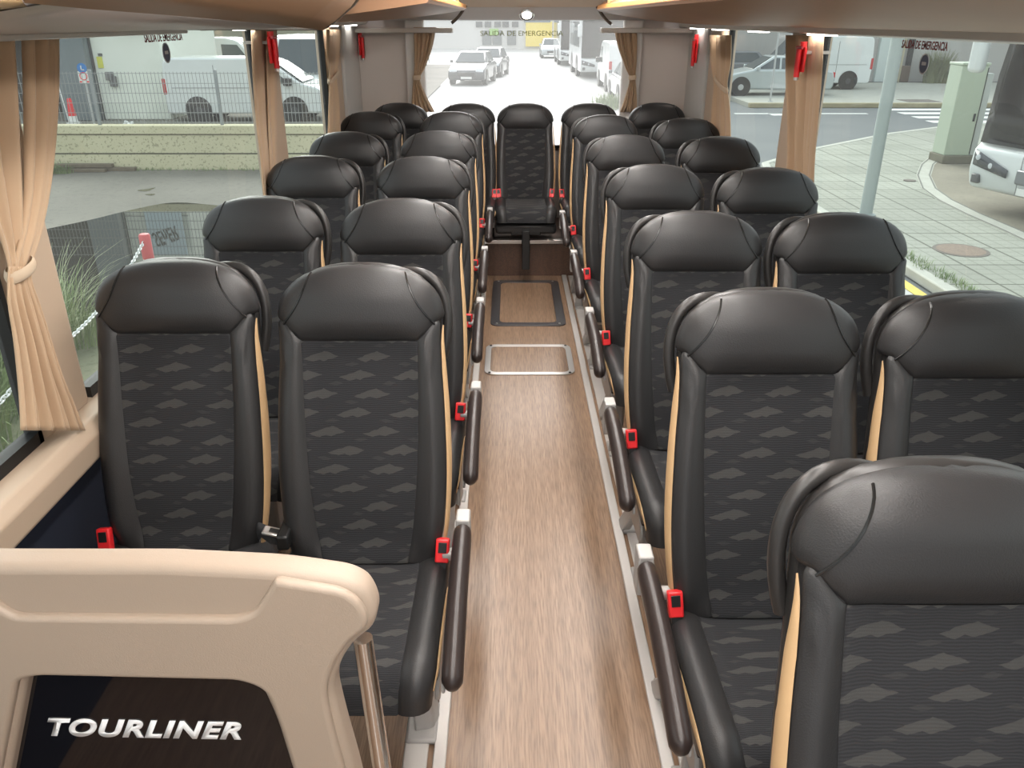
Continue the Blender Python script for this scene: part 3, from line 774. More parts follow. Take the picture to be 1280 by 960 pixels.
tx.data.transform(Matrix.Translation((-(max(xs) + min(xs)) / 2, -(max(ys) + min(ys)) / 2, 0))); tx.data.transform(LM @ Matrix.Diagonal((Sx, Sy, 1, 1)))
md = tx.modifiers.new('s', 'SOLIDIFY'); md.thickness = .001
a, b = on_y(455, 808, YP + .035), on_y(478, 965, YP + .02)
d = (b - a); b2 = a + d * ((.012 - a.z) / d.z)
pt = thing('grab_rail', 'polished steel tube beside the right edge of the beige partition', 'rail', (b2.x, b2.y, 0))
MB().tube([a - b2 + Vector((0, 0, .012)) - d * .06, Vector((0, 0, .008))], .0145, 20).build('tube', CHROME, pt)
MB().lathe([(.034, .0), (.034, .006), (.02, .012), (.017, .02)], 24).build('floor_flange', CHROME, pt)
# folded seat belt with metal tongue between the two front left seats
bt = MB(); bt.tube([(.17, .0, .46), (.20, -.05, .505), (.235, -.07, .50), (.30, -.06, .48)], .020, 8, sx=.25); bt.build('seat_belt', BELT, LW1)
bx = MB(); M = Matrix.Translation((.245, -.075, .515)) @ Matrix.Rotation(.25, 4, 'Y'); bx.box(-.030, .030, -.016, .016, -.004, .004, M); bb = bx.build('belt_tongue', SILVER, LW1, bevel=.003); bb['label'] = 'metal belt tongue'
bx = MB(); bx.box(-.014, .014, -.008, .008, .0035, .005, M); bx.build('tongue_slot', BLACKP, bb)
bx = MB(); bx.box(.255, .285, -.11, -.03, .485, .525); bx.build('belt_sleeve', BLACKP, LW1, bevel=.006)

# ------------------------------------------------------------------ curtains
def sheet(rows3, pleats, depth, axis, sgn, seed=0, nn=None, skew=0.0):
    """rows3: list of (left point, right point, fold depth scale)"""
    rnd = random.Random(seed); ph = [rnd.uniform(-.5, .5) for _ in range(6)]
    n = nn or pleats * 10; out = []
    for a, b, k in rows3:
        a, b = Vector(a), Vector(b); r = []
        for i in range(n + 1):
            s = i / n; p = a.lerp(b, s)
            w = s * pleats * 2 * PI
            f = math.sin(w + .7 * math.sin(s * 5 + ph[0] * 3) + ph[1]) * .6 + .4 * math.sin(w * .5 + ph[2] * 4) + .15 * math.sin(w * 2.0 + ph[3] * 5)
            q = f * depth * k
            if axis == 'x': p.x += sgn * q
            else: p.y += sgn * q
            r.append(p)
        out.append(r)
    return out
def dense(rows, n=4):
    """interpolate px rows (v, uL, uR, k)"""
    vs = [r[0] for r in rows]; out = []
    for a, b in zip(rows, rows[1:]):
        for i in range(n):
            v = lerp(a[0], b[0], i / n); out.append(tuple([v] + [catmull([(r[0], r[c]) for r in rows], v) for c in (1, 2, 3)]))
    out.append(rows[-1]); return out
def curtain(label, strands, tie, plane, val, sgn, grp):
    f = on_x if plane == 'x' else on_y
    t = thing('window_curtain', label, 'curtain', (0, 0, 0), group=grp)
    pm = strands[0][0][len(strands[0][0]) // 2]; base = f((pm[1] + pm[2]) / 2, pm[0], val)
    t.location = base; loc = Vector(base)
    for j, (rows, pleats, depth) in enumerate(strands):
        r3 = [(f(u0, v, val + .002 * j) - loc, f(u1, v, val + .002 * j) - loc, k) for v, u0, u1, k in dense(rows)]
        MB().grid(sheet(r3, pleats, depth, plane, sgn, seed=j * 3 + len(label))).build('curtain_panel', CURT, t, solid=.002, sharp=180)
    if tie:
        v, u0, u1, hpx, dep = tie
        a, b = f(u0, v, val) - loc, f(u1, v, val) - loc; hz = (f(u0, v - hpx / 2, val) - f(u0, v + hpx / 2, val)).length
        c = (a + b) / 2; rx = (b - a).length / 2; rows = []
        for kz, gr in ((-.5, .90), (-.42, 1.0), (-.2, 1.06), (0, 1.08), (.2, 1.06), (.42, 1.0), (.5, .90)):
            r = []
            for i in range(28):
                th_ = 2 * PI * i / 28; x = rx * gr * math.cos(th_); y = dep * gr * math.sin(th_)
                r.append(c + (Vector((y, x, kz * hz + .18 * x)) if plane == 'x' else Vector((x, y, kz * hz + .1 * x))))
            rows.append(r)
        MB().grid(rows, closed_u=True).build('tie_band', CURTD, t)
    return t
GC = 'pleated window curtains'
curtain('large beige curtain tied back at the front left window above the sill',
        [([(43, -55, 18, 1), (110, -48, 22, 1), (180, -38, 25, .9), (250, -18, 28, .7), (300, 2, 28, .4), (330, 10, 30, .22), (345, 11, 31, .22)], 3, .022),
         ([(43, 27, 73, 1), (110, 29, 73, 1), (180, 30, 69, .9), (240, 30, 62, .7), (290, 25, 52, .45), (325, 18, 42, .25), (345, 17, 39, .22)], 2, .020),
         ([(333, 11, 40, .22), (350, 10, 40, .3), (380, 11, 50, .55), (420, 18, 62, .8), (470, 24, 78, 1), (510, 27, 95, 1), (538, 28, 106, 1)], 9, .014)],
        (337, 9, 41, 15, .022), 'x', XL + .062, 1, GC)
curtain('slim beige curtain on the left pillar behind the red hammer',
        [([(38, 313, 333, .8), (90, 315, 335, .8), (150, 319, 338, .7), (200, 325, 341, .6), (260, 330, 345, .6)], 2, .012), ([(38, 331, 346, .8), (90, 332, 346, .8), (150, 334, 346, .6), (200, 336, 346, .5), (260, 338, 348, .5)], 2, .012)],
        None, 'x', XL + .05, 1, GC)
curtain('narrow beige curtain on the rearmost left pillar, tied midway',
        [([(37, 407, 428, .9), (70, 408, 426, .8), (95, 411, 422, .5), (125, 410, 425, .8), (190, 408, 428, .9)], 3, .016)], (95, 410, 423, 6, .018), 'x', XL + .05, 1, GC)
curtain('brown beige curtain on the right pillar behind the red hammer',
        [([(44, 989, 1019, .9), (100, 989, 1016, .9), (150, 990, 1012, .8), (200, 989, 1010, .7), (260, 986, 1012, .7)], 4, .028), ([(44, 1016, 1029, .7), (100, 1014, 1026, .7), (150, 1011, 1022, .6), (200, 1007, 1018, .5), (260, 1004, 1016, .5)], 2, .010)],
        None, 'x', XR - .05, -1, GC)
curtain('narrow beige curtain on the rearmost right pillar, tied midway',
        [([(44, 891, 914, .9), (80, 892, 913, .8), (105, 894, 909, .5), (135, 893, 912, .8), (200, 891, 914, .9)], 4, .028)], (105, 893, 910, 6, .018), 'x', XR - .05, -1, GC)
curtain('beige curtain tied at the left side of the rear window',
        [([(34, 517, 545, 1), (60, 518, 540, .9), (85, 518, 531, .5), (97, 517, 525, .3), (110, 516, 528, .6), (140, 514, 543, 1)], 5, .020)], (97, 516, 526, 6, .022), 'y', YR - .07, -1, GC)
curtain('beige curtain tied at the right side of the rear window',
        [([(37, 768, 796, 1), (60, 773, 796, .9), (85, 782, 795, .5), (97, 787, 794, .3), (110, 785, 795, .6), (140, 775, 796, 1)], 5, .020)], (97, 786, 795, 6, .022), 'y', YR - .07, -1, GC)

# ------------------------------------------------------------------ emergency hammers
def hammer(u, v0, v1, x, sgn, label):
    a, b = on_x(u, v0, x), on_x(u, v1, x); hgt = a.z - b.z
    t = thing('emergency_hammer', label, 'emergency hammer', ((a.x + b.x) / 2, (a.y + b.y) / 2, b.z), group='red emergency hammers')
    MB().box(-.006, .006, -.028, .028, .02, hgt * .86).build('holder', REDP, t, bevel=.004)
    MB().tube([(-sgn * .016, 0, .0), (-sgn * .018, 0, hgt * .3), (-sgn * .018, 0, hgt * .8)], .012, 10).build('handle', REDP, t)
    MB().tube([(-sgn * .018, -.035, hgt * .84), (-sgn * .018, .035, hgt * .84)], .014, 10, rs=[.006, .006]).build('hammer_head', mat('dark_red_plastic', (.45, .02, .03), .35), t)
    MB().cyl((-sgn * .004, 0, hgt * .86), (-sgn * .004, 0, hgt), .014, 12).build('bracket', REDP, t)
    MB().bar((0, 0, hgt * .7), (sgn * (.11 if 'curtain' in label else .05), 0, hgt * .7), .012).build('wall_mount', GREYM, t)
    MB().cyl((-sgn * .016, 0, -.012), (-sgn * .016, 0, .004), .010, 12).build('screw', SILVER, t)
hammer(339, 39, 86, XL + .085, -1, 'red emergency hammer in front of the slim curtain on the left pillar')
hammer(450, 40, 73, XL + .035, -1, 'red emergency hammer on the pale left wall near the rear corner')
hammer(1003, 52, 97, XR - .085, 1, 'red emergency hammer in front of the curtain on the right pillar')
hammer(870, 43, 83, XR - .035, 1, 'red emergency hammer on the pale right wall near the rear corner')

# ------------------------------------------------------------------ stickers on the glass
REDT = mat('dark_red_print', (.20, .03, .03), .6); STB = mat('slate_blue_print', (.12, .14, .22), .6); STW = mat('pale_print', (.6, .6, .62), .6)
ML = Matrix(((0, 0, 1, 0), (1, 0, 0, 0), (0, 1, 0, 0), (0, 0, 0, 1)))       # text x -> +y
MR = Matrix(((0, 0, -1, 0), (-1, 0, 0, 0), (0, 1, 0, 0), (0, 0, 0, 1)))     # text x -> -y
for x, sg, M, px, nm in ((XL - .016, -1, ML, ((180, 228, 47), (208, 66)), 'left'), (XR + .016, 1, MR, ((1127, 1185, 57), (1155, 80)), 'right')):
    (ua, ub, v), (uc, vc) = px
    a, b = on_x(ua, v, x), on_x(ub, v, x); c = (a + b) / 2
    o = textobj('exit_sticker', 'SALIDA DE EMERGENCIA', .034, REDT, M=Matrix.Translation(c) @ M, extrude=.0003, bold=.0008)
    ys = [q.co.y for q in o.data.vertices]; k = abs(b.y - a.y) / (max(ys) - min(ys))
    o.data.transform(Matrix.Translation(c) @ Matrix.Diagonal((1, k, 1, 1)) @ Matrix.Translation(-c))
    tag(o, 'red emergency exit lettering stuck on the %s window glass' % nm, 'sticker', 'emergency exit lettering')
    p = on_x(uc, vc, x); t = thing('round_sticker', 'round slate blue sticker on the %s window glass below the red lettering' % nm, 'sticker', p, group='round stickers')
    R = Matrix.Rotation(PI / 2 * sg * -1, 4, 'Y')
    MB().lathe([(.030, -.0004), (.030, .0004)], 32, R).build('disc', STB, t)
    MB().lathe([(.031, -.0006), (.031, .0006), (.027, .0006), (.027, -.0006)], 32, R).build('rim', STW, t)
    MB().box(-.0012, .0012, -.014, .014, -.004, .006).build('pictogram', STW, t)
c = on_y(652, 42, YR + .022)
o = textobj('exit_sticker', 'SALIDA DE EMERGENCIA', .046, mat('olive_print', (.20, .22, .06), .6), M=Matrix.Translation(c) @ MY, extrude=.0003)
xs = [q.co.x for q in o.data.vertices]; k = (on_y(704, 42, YR).x - on_y(600, 42, YR).x) / (max(xs) - min(xs))
o.data.transform(Matrix.Translation(c) @ Matrix.Diagonal((k, 1, 1, 1)) @ Matrix.Translation(-c))
tag(o, 'faint emergency exit lettering along the top of the rear window', 'sticker', 'emergency exit lettering')
FILL_STRIP_E = 16.0
# ------------------------------------------------------------------ street outside
def ground_mat(name, c1, c2, c3, sc1, sc2, rough=.85, grid=None, gcol=None):
    s = NT(name); tc = s.n('ShaderNodeTexCoord').outputs['Object']
    a = s.noise(tc, sc1, 8); b = s.noise(tc, sc2, 4)
    c = s.mix(s.math('MULTIPLY', s.math('SUBTRACT', a, .3), 2.2), c1, c2)
    c = s.mix(s.math('MULTIPLY', s.math('GREATER_THAN', b, .6), .35), c, c3)
    if grid:
        br = s.n('ShaderNodeTexBrick'); br.offset = .0
        br.inputs['Scale'].default_value = 1; br.inputs['Brick Width'].default_value = grid[0]; br.inputs['Row Height'].default_value = grid[1]; br.inputs['Mortar Size'].default_value = grid[2]
        br.inputs['Color1'].default_value = (1, 1, 1, 1); br.inputs['Color2'].default_value = (.86, .86, .86, 1); br.inputs['Mortar'].default_value = (.45, .45, .42, 1); br.inputs['Mortar Smooth'].default_value = .1
        s.l(tc, br.inputs['Vector'])
        m = s.n('ShaderNodeMix', data_type='RGBA', blend_type='MULTIPLY'); m.inputs[0].default_value = 1; s.l(c, m.inputs[6]); s.l(br.outputs['Color'], m.inputs[7]); c = m.outputs[2]
        b2 = s.n('ShaderNodeTexBrick'); b2.offset = 0
        for k_, v_ in (('Scale', 1), ('Brick Width', grid[0] / 4), ('Row Height', grid[1] / 4), ('Mortar Size', grid[2] * .55)): b2.inputs[k_].default_value = v_
        b2.inputs['Color1'].default_value = b2.inputs['Color2'].default_value = (1, 1, 1, 1); b2.inputs['Mortar'].default_value = (.72, .72, .70, 1); s.l(tc, b2.inputs['Vector'])
        m = s.n('ShaderNodeMix', data_type='RGBA', blend_type='MULTIPLY'); m.inputs[0].default_value = 1; s.l(c, m.inputs[6]); s.l(b2.outputs['Color'], m.inputs[7]); c = m.outputs[2]
    s.l(c, s.b.inputs['Base Color']); s.b.inputs['Roughness'].default_value = rough; s.bump(b, .3, .01)
    return s.m
ASPH = ground_mat('asphalt', (.115, .125, .13), (.15, .16, .16), (.10, .11, .115), .6, 60)
CONC = ground_mat('yard_concrete', (.15, .14, .115), (.22, .205, .17), (.10, .095, .08), .45, 9, .9)
ROADP = ground_mat('pale_road', (.42, .42, .40), (.50, .50, .48), (.36, .36, .35), .3, 30, .6)
PAVE = ground_mat('grey_pavers', (.28, .29, .24), (.37, .38, .325), (.24, .24, .205), .7, 25, .85, (.80, .80, .018))
DRIVE = ground_mat('brown_driveway', (.17, .15, .11), (.25, .225, .17), (.12, .105, .08), .9, 12)
GREENG = ground_mat('weedy_gravel', (.10, .12, .05), (.22, .22, .14), (.06, .08, .03), 1.3, 14, .95)
WALLC = None
def poly_slab(name, pts, z0, z1, m, kind='structure', **k):
    o = MB().prism([(p[0], p[1]) for p in pts], 'z', z0, z1).build(name, m, None, smooth=False, **k); o['kind'] = kind; return o
poly_slab('ground', [(-120, -30), (120, -30), (120, 160), (-120, 160)], GZ - .3, GZ - .03, ASPH)
poly_slab('floor_yard', [(-40, -8), (-1.9, -8), (-1.9, 17.95), (-40, 17.95)], GZ - .03, GZ, CONC)
poly_slab('floor_upper_yard', [(-60, 18.2), (-3.3, 18.2), (-3.3, 60), (-60, 60)], GZ - .03, GZ, CONC)
poly_slab('floor_rear_road', [(-1.85, -10), (4.62, -10), (4.62, 15.5), (4.8, 20), (5.5, 31), (12, 96), (-14, 96), (-3.2, 40), (-3.2, 18.3), (-1.85, 18.2)], GZ - .03, GZ - .005, ROADP)
SW = [(4.95, -6), (4.95, 15.2), (5.4, 17.3), (7.2, 19.4), (10, 22.0), (13, 24.1), (18, 25.4), (40, 26), (40, -6)]
poly_slab('floor_sidewalk', SW, GZ - .03, GZ + .10, PAVE)
kb = MB()
for a, b in zip(SW[:8], SW[1:8]): kb.bar((a[0], a[1], GZ + .045), (b[0], b[1], GZ + .045), .16, .13)
struct('trim_kerb', kb, mat('kerb_stone', (.42, .42, .37), .8, var=.2, vscale=5), bevel=.02)
yl = MB().box(4.62, 4.76, -2, 15, GZ - .002, GZ + .004); tag(yl.build('road_line', mat('yellow_road_paint', (.65, .50, .10), .7, var=.2, vscale=9)), 'yellow painted line along the kerb right of the coach', 'road marking')
cnt = [gnd(u, v) for u, v in ((1142, 352), (1160, 366), (1150, 361))]
poly_slab('floor_far_sidewalk', [(8.6, 30.4), (60, 30.9), (60, 41), (8.6, 40.6)], GZ - .03, GZ + .12, mat('far_pavement', (.38, .38, .33), .9, var=.15, vscale=2))
struct('trim_far_kerb', MB().box(8.6, 60, 30.15, 30.42, GZ - .03, GZ + .13), mat('yellowed_kerb', (.32, .28, .17), .8, var=.3, vscale=3), bevel=.02)
# driveway inside the curved paver edge
dv = [gnd(u, v) for u, v in ((1172, 200), (1158, 212), (1153, 226), (1160, 243), (1180, 258), (1215, 276), (1262, 297), (1330, 330), (1500, 400), (1600, 260), (1400, 215), (1240, 200))]
poly_slab('floor_driveway', [(p.x, p.y) for p in dv], GZ + .09, GZ + .106, DRIVE)
eb = MB()
for a, b in zip(dv[:8], dv[1:9]): eb.bar((a.x, a.y, GZ + .104), (b.x, b.y, GZ + .104), .26, .012)
struct('trim_driveway_border', eb, mat('border_pavers', (.40, .40, .35), .85, var=.2, vscale=6))
eb = MB()
for off in (.16, -.16):
    q = [p + Vector((-.7 * off, .0, 0)) for p in dv]
    for a, b in zip(q[:8], q[1:9]): eb.bar((a.x, a.y, GZ + .108), (b.x, b.y, GZ + .108), .025, .012)
struct('trim_driveway_joint', eb, mat('dark_joint', (.16, .16, .14), .9))
# weeds along the near kerb
def blades(mb, cx, cy, z, n, rad, hgt, bend, w, rnd):
    for _ in range(n):
        a = rnd.uniform(0, 2 * PI); r = rad * math.sqrt(rnd.random()); x, y = cx + r * math.cos(a), cy + r * math.sin(a); h = hgt * rnd.uniform(.55, 1.1); d = rnd.uniform(0, 2 * PI) if r < rad * .3 else a + rnd.uniform(-.7, .7)
        bl = bend * rnd.uniform(.4, 1.2); dx, dy = math.cos(d), math.sin(d); px, py = -dy, dx; pts = []
        for i in range(5):
            t = i / 4; pts.append(Vector((x + dx * bl * t * t, y + dy * bl * t * t, z + h * (t - .32 * t ** 3 * bl / max(hgt, .1)))))
        vs = []
        for i, p in enumerate(pts):
            ww = w * (1 - i / 4.6) / 2; vs += [p + Vector((px * ww, py * ww, 0)), p - Vector((px * ww, py * ww, 0))]
        mb.add(vs, [(2 * i, 2 * i + 1, 2 * i + 3, 2 * i + 2) for i in range(4)])
def grass_mat(name, c1, c2):
    s = NT(name); tc = s.n('ShaderNodeTexCoord').outputs['Object']; s.l(s.mix(s.noise(tc, 4, 3), c1, c2), s.b.inputs['Base Color']); s.b.inputs['Roughness'].default_value = .6; return s.m
GR1 = grass_mat('grass_green', (.09, .15, .035), (.26, .32, .12)); GR2 = grass_mat('pale_grass', (.34, .38, .20), (.52, .54, .34)); GR3 = grass_mat('weed_green', (.10, .20, .06), (.30, .34, .16))
rnd = random.Random(3)
def stuff_grass(name, label, spots, m):
    mb = MB()
    for (x, y, n, rad, h, b, w) in spots: blades(mb, x, y, GZ + (.1 if x > 4.8 and x < 40 else 0), n, rad, h, b, w, rnd)
    o = mb.build(name, m, None, smooth=False, recalc=False); tag(o, label, 'grass', None, 'stuff'); return o
stuff_grass('weeds', 'low weeds growing along the kerb beside the yellow line', [(5.05 + rnd.uniform(-.05, .12), lerp(6, 11.5, i / 60), 14, .10, .09, .06, .012) for i in range(60)], GR3)
stuff_grass('tall_grass', 'tall green grass clump outside the front left window behind the chain', [(-4.3, 7.2, 300, .40, .72, .45, .016), (-4.6, 6.3, 380, .5, .95, .6, .018), (-4.2, 5.3, 380, .6, .75, .5, .016), (-5.2, 4.6, 420, .7, .85, .5, .016), (-4.4, 4.1, 300, .6, .7, .5, .016)], GR1)
stuff_grass('feathery_grass', 'pale arching grass blades outside the front left window', [(-4.35, 7.1, 170, .28, 1.0, .75, .012), (-4.5, 6.2, 90, .4, .9, .6, .012)], GR2)
poly_slab('floor_verge', [(-7.5, 2.0), (-3.0, 2.0), (-3.0, 7.4), (-4.0, 8.2), (-5.6, 7.6), (-7.5, 6.0)], GZ - .01, GZ + .03, GREENG)

# ------------------------------------------------------------------ left yard: retaining wall, mesh fence, puddle
YW = gnd(300, 212).y
s = NT('stained_cream_wall'); tc = s.n('ShaderNodeTexCoord').outputs['Object']
sp = s.n('ShaderNodeSeparateXYZ'); s.l(tc, sp.inputs[0])
c = s.mix(s.noise(tc, 1.2, 8), (.48, .45, .29), (.68, .64, .44)); c = s.mix(s.math('MULTIPLY', s.math('GREATER_THAN', s.noise(tc, 22, 10), .60), .55), c, (.20, .19, .12))
s.l(c, s.b.inputs['Base Color']); s.b.inputs['Roughness'].default_value = .9; WALLM = s.m
HWL = 2.86 - (157 - VH) * .00091 * (YW * .91 + 2 * .415)
w = MB(); w.box(-26, -3.35, YW, YW + .28, GZ - .05, GZ + HWL * .80); w.box(-26, -3.33, YW - .03, YW + .31, GZ + HWL * .80 + .012, GZ + HWL); w.box(-26, -3.35, YW + .02, YW + .26, GZ, GZ + HWL * .9)
w.box(-26, -3.34, YW - .012, YW + .2, GZ - .05, GZ + HWL * .36)
o = struct('wall_yard', w, WALLM, bevel=.012)
q = MB()
for kz in (.80, .36): q.box(-26, -3.34, YW - .016, YW + .1, GZ + HWL * kz - .004, GZ + HWL * kz + .022)
struct('trim_yard_wall_joint', q, mat('dark_wall_joint', (.10, .095, .06), .9))
FT = thing('mesh_fence', 'grey welded mesh fence standing on the cream yard wall', 'fence', (-10, YW + .14, GZ + HWL)); FH = 1.02
fx0, fx1 = -16.0, -3.4; npan = 5; pw = (fx1 - fx0) / npan
FENM = mat('galvanised_wire', (.26, .27, .26), .6)
for i in range(npan):
    pb = MB(); a = fx0 + i * pw + 10
    x = a + .03
    while x < a + pw: pb.box(x - .004, x + .004, -.004, .004, .02, FH); x += .075
    for k in range(6): z = .05 + k * (FH - .08) / 5; pb.box(a, a + pw, -.007, .007, z - .005, z + .005)
    pb.build('mesh_panel', FENM, FT, smooth=False, recalc=False)
for i in range(npan + 1):
    a = fx0 + i * pw + 10; MB().box(a - .03, a + .03, -.02, .04, 0, FH + .04).build('fence_post', mat('grey_post', (.25, .27, .27), .5), FT, bevel=.005)
g1, g2 = gnd(90, 206), gnd(168, 206)
for i, (dy, dz, a, b, m) in enumerate(((-.12, 0, g1.x - .4, g2.x + .35, .07), (-.26, 0, g1.x + .3, g2.x - .2, .06), (-.14, .075, g1.x, g2.x - .1, .07))):
    o = MB().box(a, b, YW + dy - .08, YW + dy + .05, GZ + dz, GZ + dz + m).build('timber_plank', mat('weathered_timber', (.16, .13, .09), .9, var=.3, vscale=6), bevel=.006)
    tag(o, ['weathered plank lying closest against the foot of the cream wall', 'weathered plank lying a little in front of the cream wall', 'weathered plank on top of the others at the cream wall'][i], 'plank', 'weathered planks at the yard wall')
stuff_grass('wall_weeds', 'small weeds at the foot of the cream yard wall', [(gnd(85, 210).x + rnd.uniform(-.8, .5), YW - .25 - rnd.random() * .2, 60, .25, .22, .15, .02) for _ in range(6)] + [(lerp(-9, -4, i / 30), YW - .07, 12, .12, .08, .05, .015) for i in range(30)], GR3)
pud = rounded([(p.x, p.y) for p in [gnd(u, v) for u, v in ((-60, 420), (-60, 330), (40, 290), (110, 276), (165, 262), (215, 252), (262, 256), (330, 262), (430, 280), (470, 330), (430, 400), (330, 430), (200, 420), (60, 440))]], 1.0, 6)
s = NT('puddle_water'); s.b.inputs['Base Color'].default_value = (.035, .034, .026, 1); s.b.inputs['Roughness'].default_value = .015; s.b.inputs['IOR'].default_value = 1.9
tc = s.n('ShaderNodeTexCoord').outputs['Object']; s.bump(s.noise(tc, 1.3, 2), .02, .02)
tag(MB().prism(pud, 'z', GZ - .01, GZ + .004).build('puddle', s.m, smooth=False), 'dark rain puddle reflecting the fence in the left yard', 'puddle')
for i, pts in enumerate((((168, 238), (186, 236), (196, 234), (184, 240)), ((178, 243), (196, 242), (190, 245)))):
    q = rounded([(p.x, p.y) for p in [gnd(u, v) for u, v in pts]], .2, 4)
    tag(MB().prism(q, 'z', GZ - .01, GZ + .003).build('puddle', s.m, smooth=False), ['small upper puddle left in the wet concrete of the yard', 'small lower puddle left in the wet concrete of the yard'][i], 'puddle')
# bollard with chain
bp_ = gnd(182, 372); tb_ = on_z(180, 293, GZ + .87); bx_, by_ = tb_.x, tb_.y
t = thing('chain_bollard', 'red and white bollard carrying the chain beside the puddle', 'bollard', (bx_, by_, GZ))
MB().lathe([(.055, 0), (.055, .62)], 16).build('post', mat('white_paint', (.75, .75, .72), .5), t)
MB().lathe([(.056, .62), (.056, .86), (.045, .875), (.02, .88)], 16).build('red_band', mat('faded_red_paint', (.62, .12, .12), .5), t)
def chain(name, label, a, b, sag, n):
    mb = MB(); a, b = Vector(a), Vector(b); pts = []
    for i in range(n + 1): t_ = i / n; p = a.lerp(b, t_); p.z -= sag * 4 * t_ * (1 - t_); pts.append(p)
    for i in range(n):
        p, q = pts[i], pts[i + 1]; d = (q - p).normalized(); s_ = Vector((-d.y, d.x, 0)).normalized() if i % 2 else Vector((0, 0, 1)); s_ = (s_ - d * s_.dot(d)).normalized()
        L = (q - p).length * .68; c = (p + q) / 2
        ring = [c + d * (math.cos(2 * PI * k / 8) * L) + s_ * (math.sin(2 * PI * k / 8) * .016) for k in range(8)]
        mb.tube(ring, .0055, 5, closed=True)
    return tag(mb.build(name, mat('white_plastic_chain', (.75, .76, .74), .4)), label, 'chain')
chain('plastic_chain', 'white chain hanging from the red and white bollard past the grass', (bx_, by_ - .05, GZ + .80), (-3.2, 4.93, GZ + .74), .12, 66)
chain('plastic_chain', 'white chain outside the front left window left of the curtain', (-3.2, 4.85, GZ + .74), (-3.15, 3.0, GZ + .72), .10, 52)
t = thing('chain_bollard', 'bollard hidden behind the tied front curtain, joining the two chains', 'bollard', (-3.2, 4.89, GZ))
MB().lathe([(.05, 0), (.05, .60)], 14).build('post', MATS['white_paint'], t); MB().lathe([(.051, .60), (.051, .80), (.03, .82)], 14).build('red_band', MATS['faded_red_paint'], t)

# ------------------------------------------------------------------ buildings and signs on the left
WB = mat('white_render', (.74, .77, .69), .8, var=.06, vscale=.6); DKB = mat('dark_brown_render', (.035, .03, .024), .9, var=.2, vscale=.5)
STL = mat('blue_grey_steel', (.17, .20, .21), .5)
YB = 26.2
t = thing('white_building', 'white rendered building behind the mesh fence at the far left', 'building', (-14, YB, GZ))
MB().box(1.35, 3.45, 0, 5.0, -.0, 8.0).build('wall', WB, t, bevel=.03)
MB().box(-12, .3, 2.2, 5.0, 0, 8.0).build('recessed_wall', DKB, t)
MB().box(-12, 3.45, -.3, 5.0, 8.0, 9).build('upper_wall', mat('grey_cladding', (.40, .41, .40), .7), t)
MB().box(.25, 1.30, -.35, .6, 0, 8.0).build('steel_column', STL, t, bevel=.03)
MB().box(1.22, 1.36, -.05, .1, 0, 8.0).build('downpipe', mat('dark_rubber_grey', (.06, .06, .06), .7), t)
MB().box(1.36, 3.45, -.02, .0, 3.02, 3.05).build('cornice_line', mat('grey_line', (.35, .36, .33), .8), t)
p = on_y(125, 78, YB - .02); MB().box(p.x + 14 - .08, p.x + 14 + .08, -.03, 0, p.z - GZ - .16, p.z - GZ + .16).build('yellow_notice', mat('yellow_sign', (.62, .62, .06), .5), t, bevel=.004)
p = on_y(125, 68.5, YB - .02); MB().box(p.x + 14 - .06, p.x + 14 + .06, -.03, 0, p.z - GZ - .04, p.z - GZ + .04).build('small_plate', mat('dark_plate', (.08, .08, .08), .5), t)
p = on_y(137.5, 97, YB - .1); q = MB(); q.box(p.x + 14 - .12, p.x + 14 + .08, -.16, 0, p.z - GZ - .08, p.z - GZ + .16); q.box(p.x + 14 - .03, p.x + 14 + .16, -.13, 0, p.z - GZ - .26, p.z - GZ + .04); q.build('meter_box', mat('grey_meter', (.12, .12, .12), .5), t, bevel=.02)
# sign whose reflection lies in the puddle (hidden itself behind the luggage rack)
YS = YB - .4
def mirror_pt(u, v):
    P = gnd(u, v); d = ray(u, v); k = (YS - 0) / d.y; V = Vector((0, 0, H)) + d * k; return Vector((V.x, YS, 2 * GZ - V.z))
tl, tr, bl, br = mirror_pt(194, 310), mirror_pt(226, 303), mirror_pt(194, 296), mirror_pt(226, 281)
t = thing('shop_sign', 'pale blue sign board with dark lettering, seen upside down in the puddle', 'sign', ((tl.x + tr.x) / 2, YS, tl.z)); cz = tl.z
cx = (tl.x + tr.x) / 2
zt = max(tl.z, bl.z); 
lo, hi = min(p.z for p in (tl, tr, bl, br)), max(p.z for p in (tl, tr, bl, br))
hx = abs(tr.x - tl.x) / 2
MB().box(-hx * 1.35, hx * 1.35, .0, .06, lo - cz - .45, hi - cz + .25).build('board', mat('pale_blue_board', (.50, .62, .68), .5), t, bevel=.01)
MB().box(-hx * .9, -hx * .8, .06, .4, -.1, .1).build('mount', STL, t); MB().box(hx * .8, hx * .9, .06, .4, -.1, .1).build('mount', STL, t)
tx = textobj('lettering', 'SEnER', 1.0, mat('dark_lettering', (.03, .03, .035), .5), t, extrude=.004, bold=.02)
xs = [v_.co.x for v_ in tx.data.vertices]; ys = [v_.co.y for v_ in tx.data.vertices]
ang = math.atan2(((tr.z + br.z) - (tl.z + bl.z)) / 2, tr.x - tl.x)
tx.data.transform(Matrix.Translation((0, -.008, (lo + hi) / 2 - cz)) @ Matrix.Rotation(-ang, 4, 'Y') @ MY @ Matrix.Diagonal((2 * hx / (max(xs) - min(xs)), .62 * (hi - lo) / (max(ys) - min(ys)), 1, 1)) @ Matrix.Translation((-(max(xs) + min(xs)) / 2, -(max(ys) + min(ys)) / 2, 0)))
